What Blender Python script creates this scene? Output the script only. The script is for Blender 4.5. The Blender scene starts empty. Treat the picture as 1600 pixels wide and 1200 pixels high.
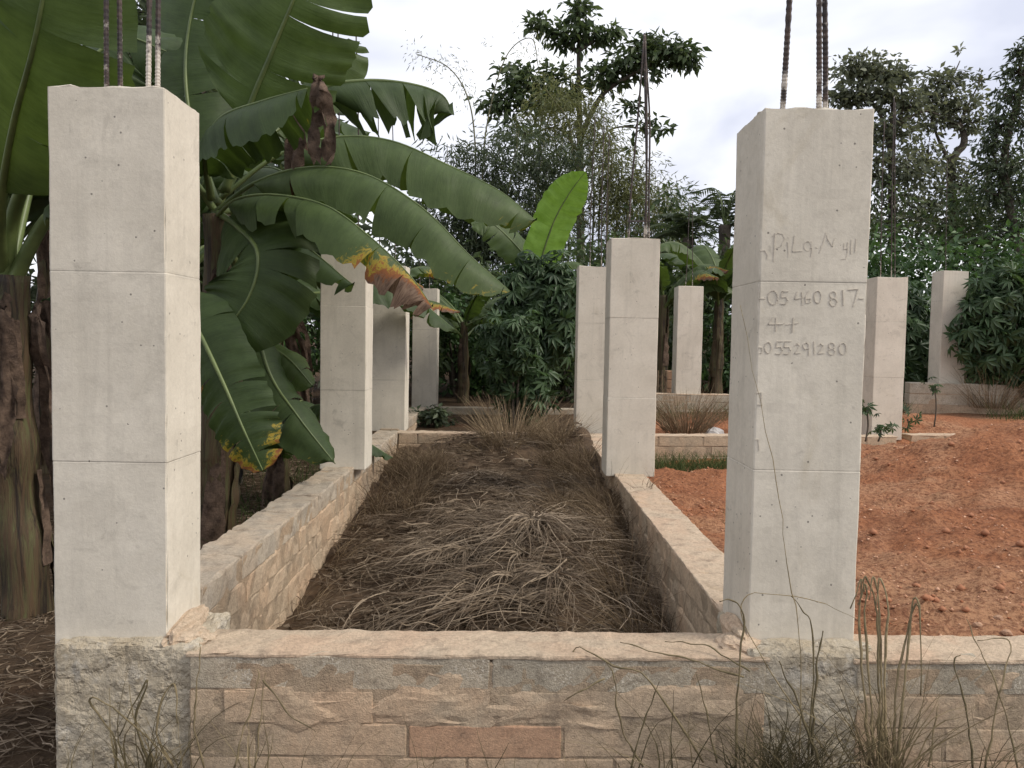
import bpy, math, random
import numpy as np
from mathutils import Vector, Matrix, noise
R = math.radians
scene = bpy.context.scene
COL = scene.collection
random.seed(7); rng = np.random.default_rng(7)

# ---------------------------------------------------------------- camera
F = 1280.0
CAM = Vector((0, 0, 1.39))
ROT = Matrix.Rotation(R(90-3.0), 3, 'X') @ Matrix.Rotation(R(0.95), 3, 'Z')
cam = bpy.data.cameras.new('camera'); cam.sensor_width = 36; cam.lens = 36*F/1600; cam.clip_start = .05; cam.clip_end = 2000
cam_o = bpy.data.objects.new('camera', cam); COL.objects.link(cam_o)
cam_o.matrix_world = Matrix.Translation(CAM) @ ROT.to_4x4()
scene.camera = cam_o
def P(px, py, Y):                       # photograph measurement at a known distance -> point in the place
    d = ROT @ Vector(((px-800)/F, -(py-600)/F, -1)); return CAM + d*(Y/d.y)

# ---------------------------------------------------------------- world, sun, exposure
SUN = Vector((.82, -.26, .78)).normalized()
world = bpy.data.worlds.new('World'); scene.world = world; world.use_nodes = True
nt = world.node_tree; nt.nodes.clear()
def wn(t, **k):
    n = nt.nodes.new(t)
    for a, b in k.items(): setattr(n, a, b)
    return n
sky = wn('ShaderNodeTexSky', sky_type='NISHITA', sun_disc=False, sun_elevation=math.asin(SUN.z), sun_rotation=math.atan2(SUN.x, SUN.y), air_density=1.2, dust_density=3.0)
tc = wn('ShaderNodeTexCoord'); mp = wn('ShaderNodeMapping'); mp.inputs['Scale'].default_value = (1, 1, 2.2)
nz = wn('ShaderNodeTexNoise'); nz.inputs['Scale'].default_value = 2.6; nz.inputs['Detail'].default_value = 5; nz.inputs['Roughness'].default_value = .5; nz.inputs['Distortion'].default_value = .4
rp = wn('ShaderNodeValToRGB'); rp.color_ramp.elements[0].position = .38; rp.color_ramp.elements[0].color = (5.0, 5.2, 6.1, 1)
rp.color_ramp.elements[1].position = .70; rp.color_ramp.elements[1].color = (9.2, 9.2, 9.25, 1)
mx = wn('ShaderNodeMixRGB'); mx.inputs[0].default_value = .93
bg = wn('ShaderNodeBackground'); bg.inputs[1].default_value = .085
out = wn('ShaderNodeOutputWorld'); L = nt.links.new
L(tc.outputs['Generated'], mp.inputs[0]); L(mp.outputs[0], nz.inputs['Vector']); L(nz.outputs[0], rp.inputs[0])
L(sky.outputs[0], mx.inputs[1]); L(rp.outputs[0], mx.inputs[2]); L(mx.outputs[0], bg.inputs[0]); L(bg.outputs[0], out.inputs[0])
sl = bpy.data.lights.new('sun', 'SUN'); sl.energy = 1.5; sl.angle = R(16); sl.color = (1, .93, .82)
so = bpy.data.objects.new('sun', sl); COL.objects.link(so); so.rotation_euler = SUN.to_track_quat('Z', 'Y').to_euler(); so.location = (6, -4, 9)
vs = scene.view_settings; vs.view_transform = 'Standard'; vs.look = 'None'; vs.exposure = .90; vs.gamma = 1
scene.cycles.max_bounces = 6; scene.cycles.transparent_max_bounces = 4; scene.cycles.diffuse_bounces = 4

# ---------------------------------------------------------------- materials
def mat(name, build):
    m = bpy.data.materials.new(name); m.use_nodes = True; t = m.node_tree; t.nodes.clear()
    class N:
        def n(s, ty, **k):
            x = t.nodes.new(ty)
            for a, b in k.items():
                if a in x.inputs: x.inputs[a].default_value = b
                else: setattr(x, a, b)
            return x
        def l(s, a, b): t.links.new(a, b)
        def noise(s, scale, detail=4, rough=.55, vec=None, dist=0):
            x = s.n('ShaderNodeTexNoise', Scale=scale, Detail=detail, Roughness=rough, Distortion=dist)
            s.l(vec or s.co, x.inputs['Vector']); return x.outputs[0]
        def ramp(s, fac, a, b, ca, cb, mode='LINEAR'):
            x = s.n('ShaderNodeValToRGB'); e = x.color_ramp.elements; x.color_ramp.interpolation = mode
            e[0].position = a; e[1].position = b; e[0].color = (*ca, 1); e[1].color = (*cb, 1); s.l(fac, x.inputs[0]); return x.outputs[0]
        def mask(s, fac, a, b): return s.ramp(fac, a, b, (0, 0, 0), (1, 1, 1))
        def mix(s, f, a, b, mode='MIX'):
            x = s.n('ShaderNodeMixRGB', blend_type=mode)
            for i, v in ((0, f), (1, a), (2, b)):
                if isinstance(v, (int, float)): x.inputs[i].default_value = v
                elif isinstance(v, tuple): x.inputs[i].default_value = (*v, 1)
                else: s.l(v, x.inputs[i])
            return x.outputs[0]
        def math(s, op, a, b=0):
            x = s.n('ShaderNodeMath', operation=op)
            for i, v in ((0, a), (1, b)):
                if isinstance(v, (int, float)): x.inputs[i].default_value = v
                else: s.l(v, x.inputs[i])
            return x.outputs[0]
        def attr(s, name): return s.n('ShaderNodeAttribute', attribute_name=name).outputs['Fac']
        def bump(s, h, strength, dist=.01, nrm=None):
            x = s.n('ShaderNodeBump', Strength=strength, Distance=dist); s.l(h, x.inputs['Height'])
            if nrm: s.l(nrm, x.inputs['Normal'])
            return x.outputs[0]
        def out(s, col, rough=.9, nrm=None, trans=0, tcol=None, spec=.3):
            p = s.n('ShaderNodeBsdfPrincipled'); p.inputs['Roughness'].default_value = rough if isinstance(rough, (int, float)) else .5
            if not isinstance(rough, (int, float)): s.l(rough, p.inputs['Roughness'])
            p.inputs['Specular IOR Level'].default_value = spec
            if isinstance(col, tuple): p.inputs['Base Color'].default_value = (*col, 1)
            else: s.l(col, p.inputs['Base Color'])
            if nrm: s.l(nrm, p.inputs['Normal'])
            o = s.n('ShaderNodeOutputMaterial'); sh = p.outputs[0]
            if trans:
                tr = s.n('ShaderNodeBsdfTranslucent'); ms = s.n('ShaderNodeMixShader'); ms.inputs[0].default_value = trans
                s.l(tcol or col, tr.inputs[0]); s.l(sh, ms.inputs[1]); s.l(tr.outputs[0], ms.inputs[2]); sh = ms.outputs[0]
            s.l(sh, o.inputs[0])
    b = N(); b.co = b.n('ShaderNodeTexCoord').outputs['Object']; b.geo = b.n('ShaderNodeNewGeometry').outputs['Position']
    build(b); return m

def concrete(base, dark, stain=.5, rough_bump=.25):
    def f(b):
        v = b.geo
        c = b.mix(b.mask(b.noise(3.2, 5, .6, v), .36, .66), base, dark)
        c = b.mix(b.math('MULTIPLY', b.mask(b.noise(7, 6, .7, v, 1.0), .55, .70), stain*.8), c, tuple(x*.66 for x in dark))
        c = b.mix(b.math('MULTIPLY', b.mask(b.noise(2.1, 6, .7, v, 1.2), .60, .72), .32), c, (.36, .29, .17))
        c = b.mix(b.math('MULTIPLY', b.mask(b.noise(60, 4, .7, v), .42, .66), .22), c, tuple(x*.7 for x in dark))
        mpn = b.n('ShaderNodeMapping'); mpn.inputs['Scale'].default_value = (16, 16, .9); b.l(v, mpn.inputs[0])
        c = b.mix(b.math('MULTIPLY', b.mask(b.noise(1.0, 5, .65, mpn.outputs[0], .3), .52, .72), .28), c, tuple(x*.62 for x in dark))
        c = b.mix(b.math('MULTIPLY', b.math('MULTIPLY', b.attr('seam'), b.mask(b.noise(8, 4, .7, v), .38, .62)), .34), c, (.26, .245, .215))
        c = b.mix(b.math('MULTIPLY', b.mask(b.noise(6, 6, .7, v, 1.2), .62, .70), .42), c, (.27, .245, .205))
        vo = b.n('ShaderNodeTexVoronoi', Scale=26.0); b.l(v, vo.inputs['Vector'])
        pore = b.math('MULTIPLY', b.math('LESS_THAN', vo.outputs['Distance'], .085), b.math('GREATER_THAN', b.noise(7, 2, .5, v), .50))
        c = b.mix(b.math('MULTIPLY', pore, .75), c, (.11, .10, .09))
        h = b.math('SUBTRACT', b.noise(120, 5, .7, v), b.math('MULTIPLY', pore, 1.5))
        h = b.math('ADD', h, b.math('MULTIPLY', b.noise(14, 3, .5, v), .8))
        b.out(c, .92, b.bump(h, rough_bump, .004), spec=.2)
    return f
M = {}
M['column'] = mat('cast_concrete', concrete((.68, .625, .525), (.58, .53, .44)))
def stubm(b):
    v = b.geo; c = b.mix(b.mask(b.noise(6, 5, .65, v, .6), .35, .62), (.52, .46, .36), (.41, .345, .25))
    c = b.mix(b.math('MULTIPLY', b.mask(b.noise(11, 5, .7, v), .54, .64), .6), c, (.55, .51, .44))
    vo = b.n('ShaderNodeTexVoronoi', Scale=75.0); b.l(v, vo.inputs['Vector']); pit = b.math('MULTIPLY', b.mask(vo.outputs['Distance'], .32, .12), b.mask(b.noise(13, 4, .6, v), .44, .56))
    c = b.mix(b.math('MULTIPLY', b.mask(b.noise(34, 6, .75, v), .52, .68), .5), c, (.20, .165, .12))
    h = b.math('SUBTRACT', b.math('ADD', b.noise(48, 6, .75, v), b.math('MULTIPLY', b.noise(15, 4, .6, v, .6), 1.2)), b.math('MULTIPLY', pit, .8)); b.out(c, .95, b.bump(h, .8, .014), spec=.15)
M['stub'] = mat('rough_concrete', stubm)
def blockmat(c1, c2, c3, b1=.9, speck=0):
    def f(b):
        v = b.geo; oi = b.n('ShaderNodeObjectInfo').outputs['Random']
        c = b.mix(b.mask(b.noise(5, 5, .6, v, .5), .35, .65), c1, c2)
        c = b.mix(b.math('MULTIPLY', b.mask(b.noise(2.6, 4, .6, v, .8), .45, .62), .85), c, c3)
        c = b.mix(.2, c, b.mix(oi, tuple(x*.72 for x in c1), tuple(min(1, x*1.25) for x in c3)), 'MIX')
        c = b.mix(b.math('MULTIPLY', b.mask(b.noise(16, 6, .7, v), .52, .72), .55), c, (.13, .10, .075))
        c = b.mix(b.math('MULTIPLY', b.mask(b.noise(90, 4, .75, v), .40, .70), .40), c, (.10, .085, .065))
        if speck: c = b.mix(b.math('MULTIPLY', b.math('MULTIPLY', b.mask(b.noise(120, 3, .7, v), .52, .60), b.mask(b.noise(7, 3, .6, v), .42, .58)), speck), c, (.62, .56, .46))
        h = b.math('ADD', b.math('ADD', b.noise(55, 6, .75, v), b.math('MULTIPLY', b.noise(190, 3, .7, v), .8)), b.math('MULTIPLY', b.noise(12, 4, .6, v, .8), .5))
        b.out(c, .95, b.bump(h, b1, .009), spec=.15)
    return f
M['block_tan'] = mat('sandcrete_block_tan', blockmat((.54, .42, .295), (.45, .36, .26), (.57, .40, .265), .6))
M['block_grey'] = mat('sandcrete_block_grey', blockmat((.48, .42, .325), (.39, .345, .27), (.53, .435, .32), .8, .8))
M['block_red'] = mat('laterite_block_red', blockmat((.48, .29, .185), (.44, .27, .175), (.48, .31, .20), .5))
M['mortar'] = mat('mortar', blockmat((.48, .375, .265), (.36, .29, .205), (.48, .345, .23)))
M['cap'] = mat('pale_mortar', blockmat((.60, .475, .345), (.52, .42, .31), (.56, .40, .28), .7))
M['plaster'] = mat('pale_top_block', blockmat((.50, .425, .33), (.40, .35, .285), (.52, .41, .30), .6))
def soil(b):
    v = b.geo; r = b.attr('red')
    red = b.mix(b.mask(b.noise(2.3, 6, .65, v), .35, .65), (.47, .205, .10), (.37, .155, .078))
    red = b.mix(b.math('MULTIPLY', b.mask(b.noise(.9, 4, .6, v, .5), .45, .60), .75), red, (.56, .32, .185))
    red = b.mix(b.math('MULTIPLY', b.mask(b.noise(1.6, 5, .65, v, .8), .56, .68), .6), red, (.19, .075, .042))
    red = b.mix(b.math('MULTIPLY', b.mask(b.noise(38, 5, .75, v), .45, .60), .75), red, (.15, .058, .034))
    red = b.mix(b.math('MULTIPLY', b.mask(b.noise(70, 3, .7, v), .60, .70), .5), red, (.60, .38, .25))
    br = b.mix(b.mask(b.noise(5, 6, .7, v), .35, .65), (.12, .08, .05), (.065, .045, .03))
    br = b.mix(b.math('MULTIPLY', b.mask(b.noise(40, 5, .7, v), .55, .7), .6), br, (.22, .15, .09))
    c = b.mix(r, br, red)
    h = b.math('ADD', b.noise(38, 6, .75, v), b.math('MULTIPLY', b.noise(9, 4, .6, v), 1.5))
    b.out(c, .97, b.bump(h, 1.0, .035), spec=.1)
M['soil'] = mat('soil', soil)
def pebble(b):
    t = b.attr('tint'); b.out(b.mix(t, (.30, .12, .06), (.72, .47, .32)), .95, spec=.15)
M['pebble'] = mat('pebble', pebble)
def stone(b):
    c = b.mix(b.mask(b.noise(12, 5, .6), .35, .65), (.46, .30, .20), (.34, .20, .13)); b.out(c, .95, b.bump(b.noise(60, 5), .5), spec=.15)
M['stone'] = mat('stone', stone)
def straw(c1, c2, trans=.15):
    def f(b):
        t = b.attr('tint'); c = b.mix(t, c1, c2)
        c = b.mix(b.math('MULTIPLY', b.mask(b.noise(30, 3, .6, b.geo), .45, .65), .5), c, tuple(x*.5 for x in c1)); b.out(c, .8, trans=trans, spec=.2)
    return f
M['straw'] = mat('straw', straw((.085, .056, .035), (.42, .335, .24)))
M['thatch'] = mat('thatch_bed', straw((.05, .033, .021), (.13, .085, .05), 0))
M['drygrass'] = mat('dry_grass', straw((.12, .082, .05), (.42, .32, .20)))
M['weed'] = mat('weed', straw((.065, .056, .028), (.36, .285, .165), .2))
M['greengrass'] = mat('green_grass', straw((.035, .06, .018), (.13, .16, .055), .25))
def rebar(b):
    v = b.geo; z = b.attr('cem')
    c = b.mix(b.mask(b.noise(30, 5, .7, v), .4, .65), (.035, .030, .030), (.085, .058, .046))
    c = b.mix(b.math('MULTIPLY', b.mask(b.math('ADD', b.noise(24, 4, .7, v), b.math('MULTIPLY', z, .55)), .60, .74), .95), c, (.52, .47, .41))
    b.out(c, .75, b.bump(b.noise(150, 3), .3, .003), spec=.4)
M['rebar'] = mat('rebar_steel', rebar)
M['pencil'] = mat('charcoal_writing', lambda b: b.out(b.mix(b.mask(b.noise(70, 4, .7, b.geo), .38, .62), (.46, .415, .35), (.62, .565, .475)), .95, spec=.1))
M['timber'] = mat('weathered_timber', lambda b: b.out(b.mix(b.mask(b.noise(14, 5, .7, b.geo), .4, .6), (.22, .16, .10), (.12, .09, .065)), .9))
M['sack'] = mat('pale_sack', lambda b: b.out(b.mix(b.mask(b.noise(9, 4), .4, .6), (.52, .50, .48), (.36, .34, .32)), .85, b.bump(b.noise(30, 4), .5)))
M['bark'] = mat('bark', lambda b: b.out(b.mix(b.mask(b.noise(6, 6, .7, b.geo), .38, .62), (.13, .11, .085), (.055, .047, .038)), .95, b.bump(b.noise(25, 5, .7, b.geo), .8, .03), spec=.15))
M['bamboo'] = mat('bamboo_culm', lambda b: b.out(b.mix(b.mask(b.noise(3, 5, .7, b.geo), .4, .6), (.16, .15, .07), (.09, .085, .05)), .6))
def foliage(c1, c2, trans=.3, rough=.5):
    def f(b):
        t = b.attr('tint'); c = b.mix(t, c1, c2); b.out(c, rough, trans=trans, tcol=b.mix(.5, c, b.mix(t, c1, (c2[0]*1.6, c2[1]*1.5, c2[2]*.8))), spec=.4)
    return f
M['f_dark'] = mat('dark_foliage', foliage((.042, .060, .034), (.098, .130, .066), .38))  # leaf colours lifted to stand in for haze over the distant trees
M['f_mid'] = mat('mid_foliage', foliage((.042, .066, .028), (.105, .150, .058), .35))
M['f_green'] = mat('fresh_foliage', foliage((.036, .075, .024), (.085, .16, .048)))
M['f_cassava'] = mat('cassava_foliage', foliage((.030, .058, .024), (.075, .130, .050), .3, .5))
M['f_bamboo'] = mat('bamboo_foliage', foliage((.085, .10, .035), (.20, .215, .085), .4))
M['f_grey'] = mat('grey_green_foliage', foliage((.085, .10, .062), (.18, .20, .13), .4))  # grey green leaves, lightened further to imitate faint haze at that distance
def banana(g1, g2, trans):
    def f(b):
        uv = b.n('ShaderNodeUVMap').outputs[0]; d = b.attr('dry')
        sm = b.n('ShaderNodeMapping'); sm.inputs['Scale'].default_value = (26, 1.6, 1); b.l(uv, sm.inputs[0]); wv = b.noise(3.0, 5, .65, sm.outputs[0], .4)
        nf = b.noise(7, 5, .6, b.geo); sm2 = b.n('ShaderNodeMapping'); sm2.inputs['Scale'].default_value = (15, 3.2, 1); b.l(uv, sm2.inputs[0]); n2 = b.noise(2.4, 6, .75, sm2.outputs[0], .5)
        g = b.mix(b.mask(nf, .35, .65), g1, g2)
        g = b.mix(b.math('MULTIPLY', b.mask(wv, .4, .7), .3), g, tuple(x*1.4 for x in g2))
        dd = b.math('ADD', d, b.math('MULTIPLY', b.math('SUBTRACT', n2, .5), 1.1))
        c = b.mix(b.mask(dd, .34, .46), g, (.36, .27, .035))
        c = b.mix(b.mask(dd, .47, .56), c, (.25, .095, .035))
        c = b.mix(b.mask(dd, .62, .78), c, b.mix(b.mask(wv, .35, .65), (.085, .052, .036), (.24, .165, .115)))
        h = b.math('ADD', wv, b.math('MULTIPLY', nf, .5))
        tc_ = b.mix(b.mask(dd, .4, .6), b.mix(1, c, (1.5, 1.55, .7), 'MULTIPLY'), c)
        b.out(c, b.ramp(dd, .4, .6, (.52,)*3, (.85,)*3), b.bump(h, .4, .007), trans=trans, tcol=tc_, spec=.32)
    return f
M['banana'] = mat('banana_leaf', banana((.048, .075, .022), (.075, .112, .036), .3))
M['banana_dark'] = mat('banana_leaf_dark', banana((.034, .056, .018), (.054, .085, .028), .3))
M['banana_young'] = mat('banana_leaf_young', banana((.12, .22, .038), (.17, .29, .06), .4))
M['petiole'] = mat('petiole', lambda b: b.out(b.mix(b.mask(b.noise(6, 4, .6, b.geo), .35, .65), (.13, .17, .055), (.075, .105, .038)), .45, spec=.4))
M['dead_leaf'] = mat('dead_leaf', lambda b: b.out(b.mix(b.mask(b.noise(14, 5, .7, b.geo), .35, .65), (.055, .036, .026), (.19, .130, .092)), .85, b.bump(b.noise(40, 6, .75, b.geo), .9, .015), trans=.15))
def pseudo(b):
    mpn = b.n('ShaderNodeMapping'); mpn.inputs['Scale'].default_value = (22, 22, 1.5); b.l(b.geo, mpn.inputs[0])
    n = b.noise(2.2, 6, .7, mpn.outputs[0], .5)
    c = b.mix(b.mask(n, .36, .56), (.10, .10, .042), (.09, .058, .032)); c = b.mix(b.mask(b.noise(.8, 6, .75, mpn.outputs[0], .6), .48, .62), c, (.024, .017, .012))
    b.out(c, .6, b.bump(n, .7, .02), spec=.3)
M['pseudostem'] = mat('banana_pseudostem', pseudo)

# ---------------------------------------------------------------- object helpers
OFF = {}
def thing(name, label, cat, loc, group=None):
    o = bpy.data.objects.new(name, None); COL.objects.link(o); o.location = loc; o.empty_display_size = .1
    o['label'] = label; o['category'] = cat; o['kind'] = 'thing'
    if group: o['group'] = group
    OFF[o.name] = Vector(loc); return o
def mesh(name, V, Fc, material, attrs=None, uv=None, smooth=False):
    me = bpy.data.meshes.new(name); V = np.asarray(V, dtype=np.float32).reshape(-1, 3)
    if isinstance(Fc, np.ndarray):
        n, k = Fc.shape; me.vertices.add(len(V)); me.vertices.foreach_set('co', V.ravel())
        me.loops.add(n*k); me.loops.foreach_set('vertex_index', Fc.astype(np.int32).ravel())
        me.polygons.add(n); me.polygons.foreach_set('loop_start', np.arange(0, n*k, k, dtype=np.int32)); me.update(calc_edges=True)
    else:
        me.from_pydata(V.tolist(), [], Fc); me.update()
    for a, d in (attrs or {}).items():
        at = me.attributes.new(a, 'FLOAT', 'POINT'); at.data.foreach_set('value', np.asarray(d, dtype=np.float32))
    if uv is not None:
        l = me.uv_layers.new(name='UVMap'); vi = np.empty(len(me.loops), dtype=np.int32); me.loops.foreach_get('vertex_index', vi)
        l.data.foreach_set('uv', np.asarray(uv, dtype=np.float32)[vi].ravel())
    if smooth: me.polygons.foreach_set('use_smooth', np.ones(len(me.polygons), dtype=bool))
    me.materials.append(M[material]); return me
def part(name, V, Fc, material, parent, attrs=None, uv=None, smooth=False, label=None, kind=None):
    off = OFF[parent.name] if parent else Vector((0, 0, 0)); V = np.asarray(V, dtype=np.float64).reshape(-1, 3) - np.array(off)
    o = bpy.data.objects.new(name, mesh(name, V, Fc, material, attrs, uv, smooth)); COL.objects.link(o)
    if parent: o.parent = parent; OFF[o.name] = off
    if label: o['label'] = label
    if kind: o['kind'] = kind
    return o
def lat(lo, hi, r, step):
    n = max(1, round((hi-lo-2*r)/step)); return [lo] + [lo+r+(hi-lo-2*r)*i/n for i in range(n+1)] + [hi]
def rough_box(lo, hi, r=.006, step=.05, amp=.002, freq=9, seed=0, chip=0, frame=None, fine=0, topamp=0, zx=()):
    ax = [lat(lo[i], hi[i], r, step) for i in range(3)]; ax[2] = sorted(ax[2]+list(zx)); idx = {}; V = []; Fc = []
    def vid(i, j, k):
        key = (i, j, k)
        if key in idx: return idx[key]
        p = Vector((ax[0][i], ax[1][j], ax[2][k])); q = Vector(min(max(p[c], lo[c]+r), hi[c]-r) for c in range(3)); d = p-q; nx = sum(abs(d[c]) > 1e-9 for c in range(3))
        dn = d.normalized(); p = q+dn*r
        s = p*freq+Vector((seed*7.3, seed*3.1, -seed*1.7)); a = noise.noise(s)*amp + noise.noise(s*3.1)*amp*.45 + (noise.noise(s*8)*fine if fine else 0)
        if topamp and dn.z > .5: a += (noise.noise(s*2.3)+.6*noise.noise(s*6))*topamp
        if chip and nx >= 2: a -= max(0, noise.noise(s*2.6+Vector((5, 9, 2)))-.15)*chip
        p = p+dn*a
        if frame: p = frame(p)
        idx[key] = len(V); V.append(p); return idx[key]
    n = [len(a)-1 for a in ax]
    for i in range(n[0]):
        for j in range(n[1]):
            Fc.append((vid(i, j, 0), vid(i, j+1, 0), vid(i+1, j+1, 0), vid(i+1, j, 0))); Fc.append((vid(i, j, n[2]), vid(i+1, j, n[2]), vid(i+1, j+1, n[2]), vid(i, j+1, n[2])))
    for i in range(n[0]):
        for k in range(n[2]):
            Fc.append((vid(i, 0, k), vid(i+1, 0, k), vid(i+1, 0, k+1), vid(i, 0, k+1))); Fc.append((vid(i, n[1], k), vid(i, n[1], k+1), vid(i+1, n[1], k+1), vid(i+1, n[1], k)))
    for j in range(n[1]):
        for k in range(n[2]):
            Fc.append((vid(0, j, k), vid(0, j, k+1), vid(0, j+1, k+1), vid(0, j+1, k))); Fc.append((vid(n[0], j, k), vid(n[0], j+1, k), vid(n[0], j+1, k+1), vid(n[0], j, k+1)))
    return V, Fc
def smooth_path(pts, n):
    pts = [Vector(p) for p in pts]; m = len(pts)-1; o = []
    for q in range(n+1):
        t = q/n*m; i = min(int(t), m-1); u = t-i
        p0 = pts[i-1] if i else pts[0]*2-pts[1]; p1 = pts[i]; p2 = pts[i+1]; p3 = pts[i+2] if i+2 <= m else pts[m]*2-pts[m-1]
        o.append(.5*((2*p1)+(p2-p0)*u+(2*p0-5*p1+4*p2-p3)*u*u+(3*p1-p0-3*p2+p3)*u**3))
    return o
def tube(path, rad, sides=6, V=None, Fc=None, wob=0, cap=True):
    V = [] if V is None else V; Fc = [] if Fc is None else Fc; b0 = len(V); n = len(path); ref = None
    for i, p in enumerate(path):
        t = (path[min(i+1, n-1)]-path[max(i-1, 0)]).normalized()
        if ref is None: ref = t.orthogonal().normalized()
        ref = (ref-t*ref.dot(t)); ref = ref.normalized() if ref.length > 1e-6 else t.orthogonal().normalized()
        bn = t.cross(ref); r = rad(i/(n-1)) if callable(rad) else rad
        for s in range(sides):
            a = 2*math.pi*s/sides; rr = r*(1+wob*noise.noise(p*3+Vector((math.cos(a), math.sin(a), 0))*1.5)); V.append(p+ref*math.cos(a)*rr+bn*math.sin(a)*rr)
    for i in range(n-1):
        for s in range(sides):
            a = b0+i*sides+s; c = b0+i*sides+(s+1) % sides; Fc.append((a, c, c+sides, a+sides))
    if cap: Fc.append(tuple(b0+s for s in reversed(range(sides)))); Fc.append(tuple(b0+(n-1)*sides+s for s in range(sides)))
    return V, Fc
def sstep(a, b, x):
    t = min(1, max(0, (x-a)/(b-a))); return t*t*(3-2*t)
# ---------------------------------------------------------------- ground
def G(x, y):
    left = -.02+.03*(y-3)*sstep(2, 9, y)
    bay = -.14+.085*max(0, min(y, 8)-3.5)
    front = .07
    red = .36-.05*sstep(3, 6, y)+.50*sstep(2.3, 4.2, x)*math.exp(-((y-6.5)/.95)**2)+.05*sstep(1.2, 2.4, x)*math.exp(-((y-4.9)/.4)**2)+.06*sstep(1.4, 3, x)*math.exp(-((y-3.7)/.8)**2)
    red = red*(1-sstep(6.6, 8.1, y)) + (.17+.22*sstep(2.2, 3.0, x))*sstep(6.6, 8.1, y)
    back = .22+.05*(y-8.5)+.05*max(0, x)+.16*math.exp(-((x-5.0)/.7)**2-((y-9.9)/.6)**2)
    if y > 40: back = .22+.05*31.5+.05*max(0, min(x, 12))
    else: back = .22+.05*(min(y, 40)-8.5)+.025*max(0, min(x, 12))+.16*math.exp(-((x-5.0)/.7)**2-((y-9.9)/.6)**2)
    h = bay*(1-sstep(.80, .92, x)) + red*sstep(.80, .92, x)
    sk = 2.46+.018*x
    h = front*(1-sstep(sk-.06, sk+.05, y)) + h*sstep(sk-.06, sk+.05, y)
    h = h*(1-sstep(8.35, 8.5, y)) + back*sstep(8.35, 8.5, y)
    l2 = left*(1-sstep(8, 14, y))+back*sstep(8, 14, y)
    s = sstep(-1.32, -1.2, x); h = l2*(1-s)+h*s
    return h
def red_at(x, y):
    r = sstep(.8, .95, x+.05*noise.noise(Vector((x*2, y*2, 0))))*sstep(2.3, 2.6, y)*(1-sstep(10.2, 12, y+noise.noise(Vector((x, y, 4)))))
    return max(r, .75*sstep(.15, .5, noise.noise(Vector((x*1.3, y*1.3, 7))))*(1 if x > -1.2 and 7.2 < y < 11 else .12))
def GZ(x, y, r=None):                                               # ground with its clods and ruts
    z = G(x, y)
    if abs(x) < 12 and y < 16:
        r = red_at(x, y) if r is None else r; p = Vector((x, y, 0)); a = .35+.65*r
        z += a*(.032*noise.noise(p*1.7)+.034*noise.noise(p*4.3)*(.4+.6*r)+.014*noise.noise(p*13)+.012*noise.noise(p*27)*r)
        if r > .4: z += .052*max(0, noise.noise(p*6+Vector((3, 3, 3))))+.030*max(0, noise.noise(p*15+Vector((1, 3, 3)))-.1)
    return z
def axis(spans):
    o = []
    for a, b, st in spans:
        n = max(1, round((b-a)/st)); o += [a+(b-a)*i/n for i in range(n)]
    return o+[spans[-1][1]]
gx = axis([(-420, -60, 60), (-60, -12, 6), (-12, -3, .5), (-3, -1.5, .1), (-1.5, 5.2, .034), (5.2, 12, .4), (12, 60, 6), (60, 420, 60)])
gy = axis([(-60, -4, 8), (-4, 1.8, .5), (1.8, 8.8, .034), (8.8, 13, .12), (13, 40, 1.5), (40, 100, 10), (100, 700, 60)])
V = []; red_a = []
for y in gy:
    for x in gx:
        r = red_at(x, y); z = GZ(x, y, r)
        V.append((x, y, z)); red_a.append(r)
nx = len(gx); ii, jj = np.meshgrid(np.arange(nx-1), np.arange(len(gy)-1)); a = (jj*nx+ii).ravel()
gr = part('ground', V, np.stack([a, a+1, a+nx+1, a+nx], 1), 'soil', None, {'red': red_a}, smooth=True, kind='structure')

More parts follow.
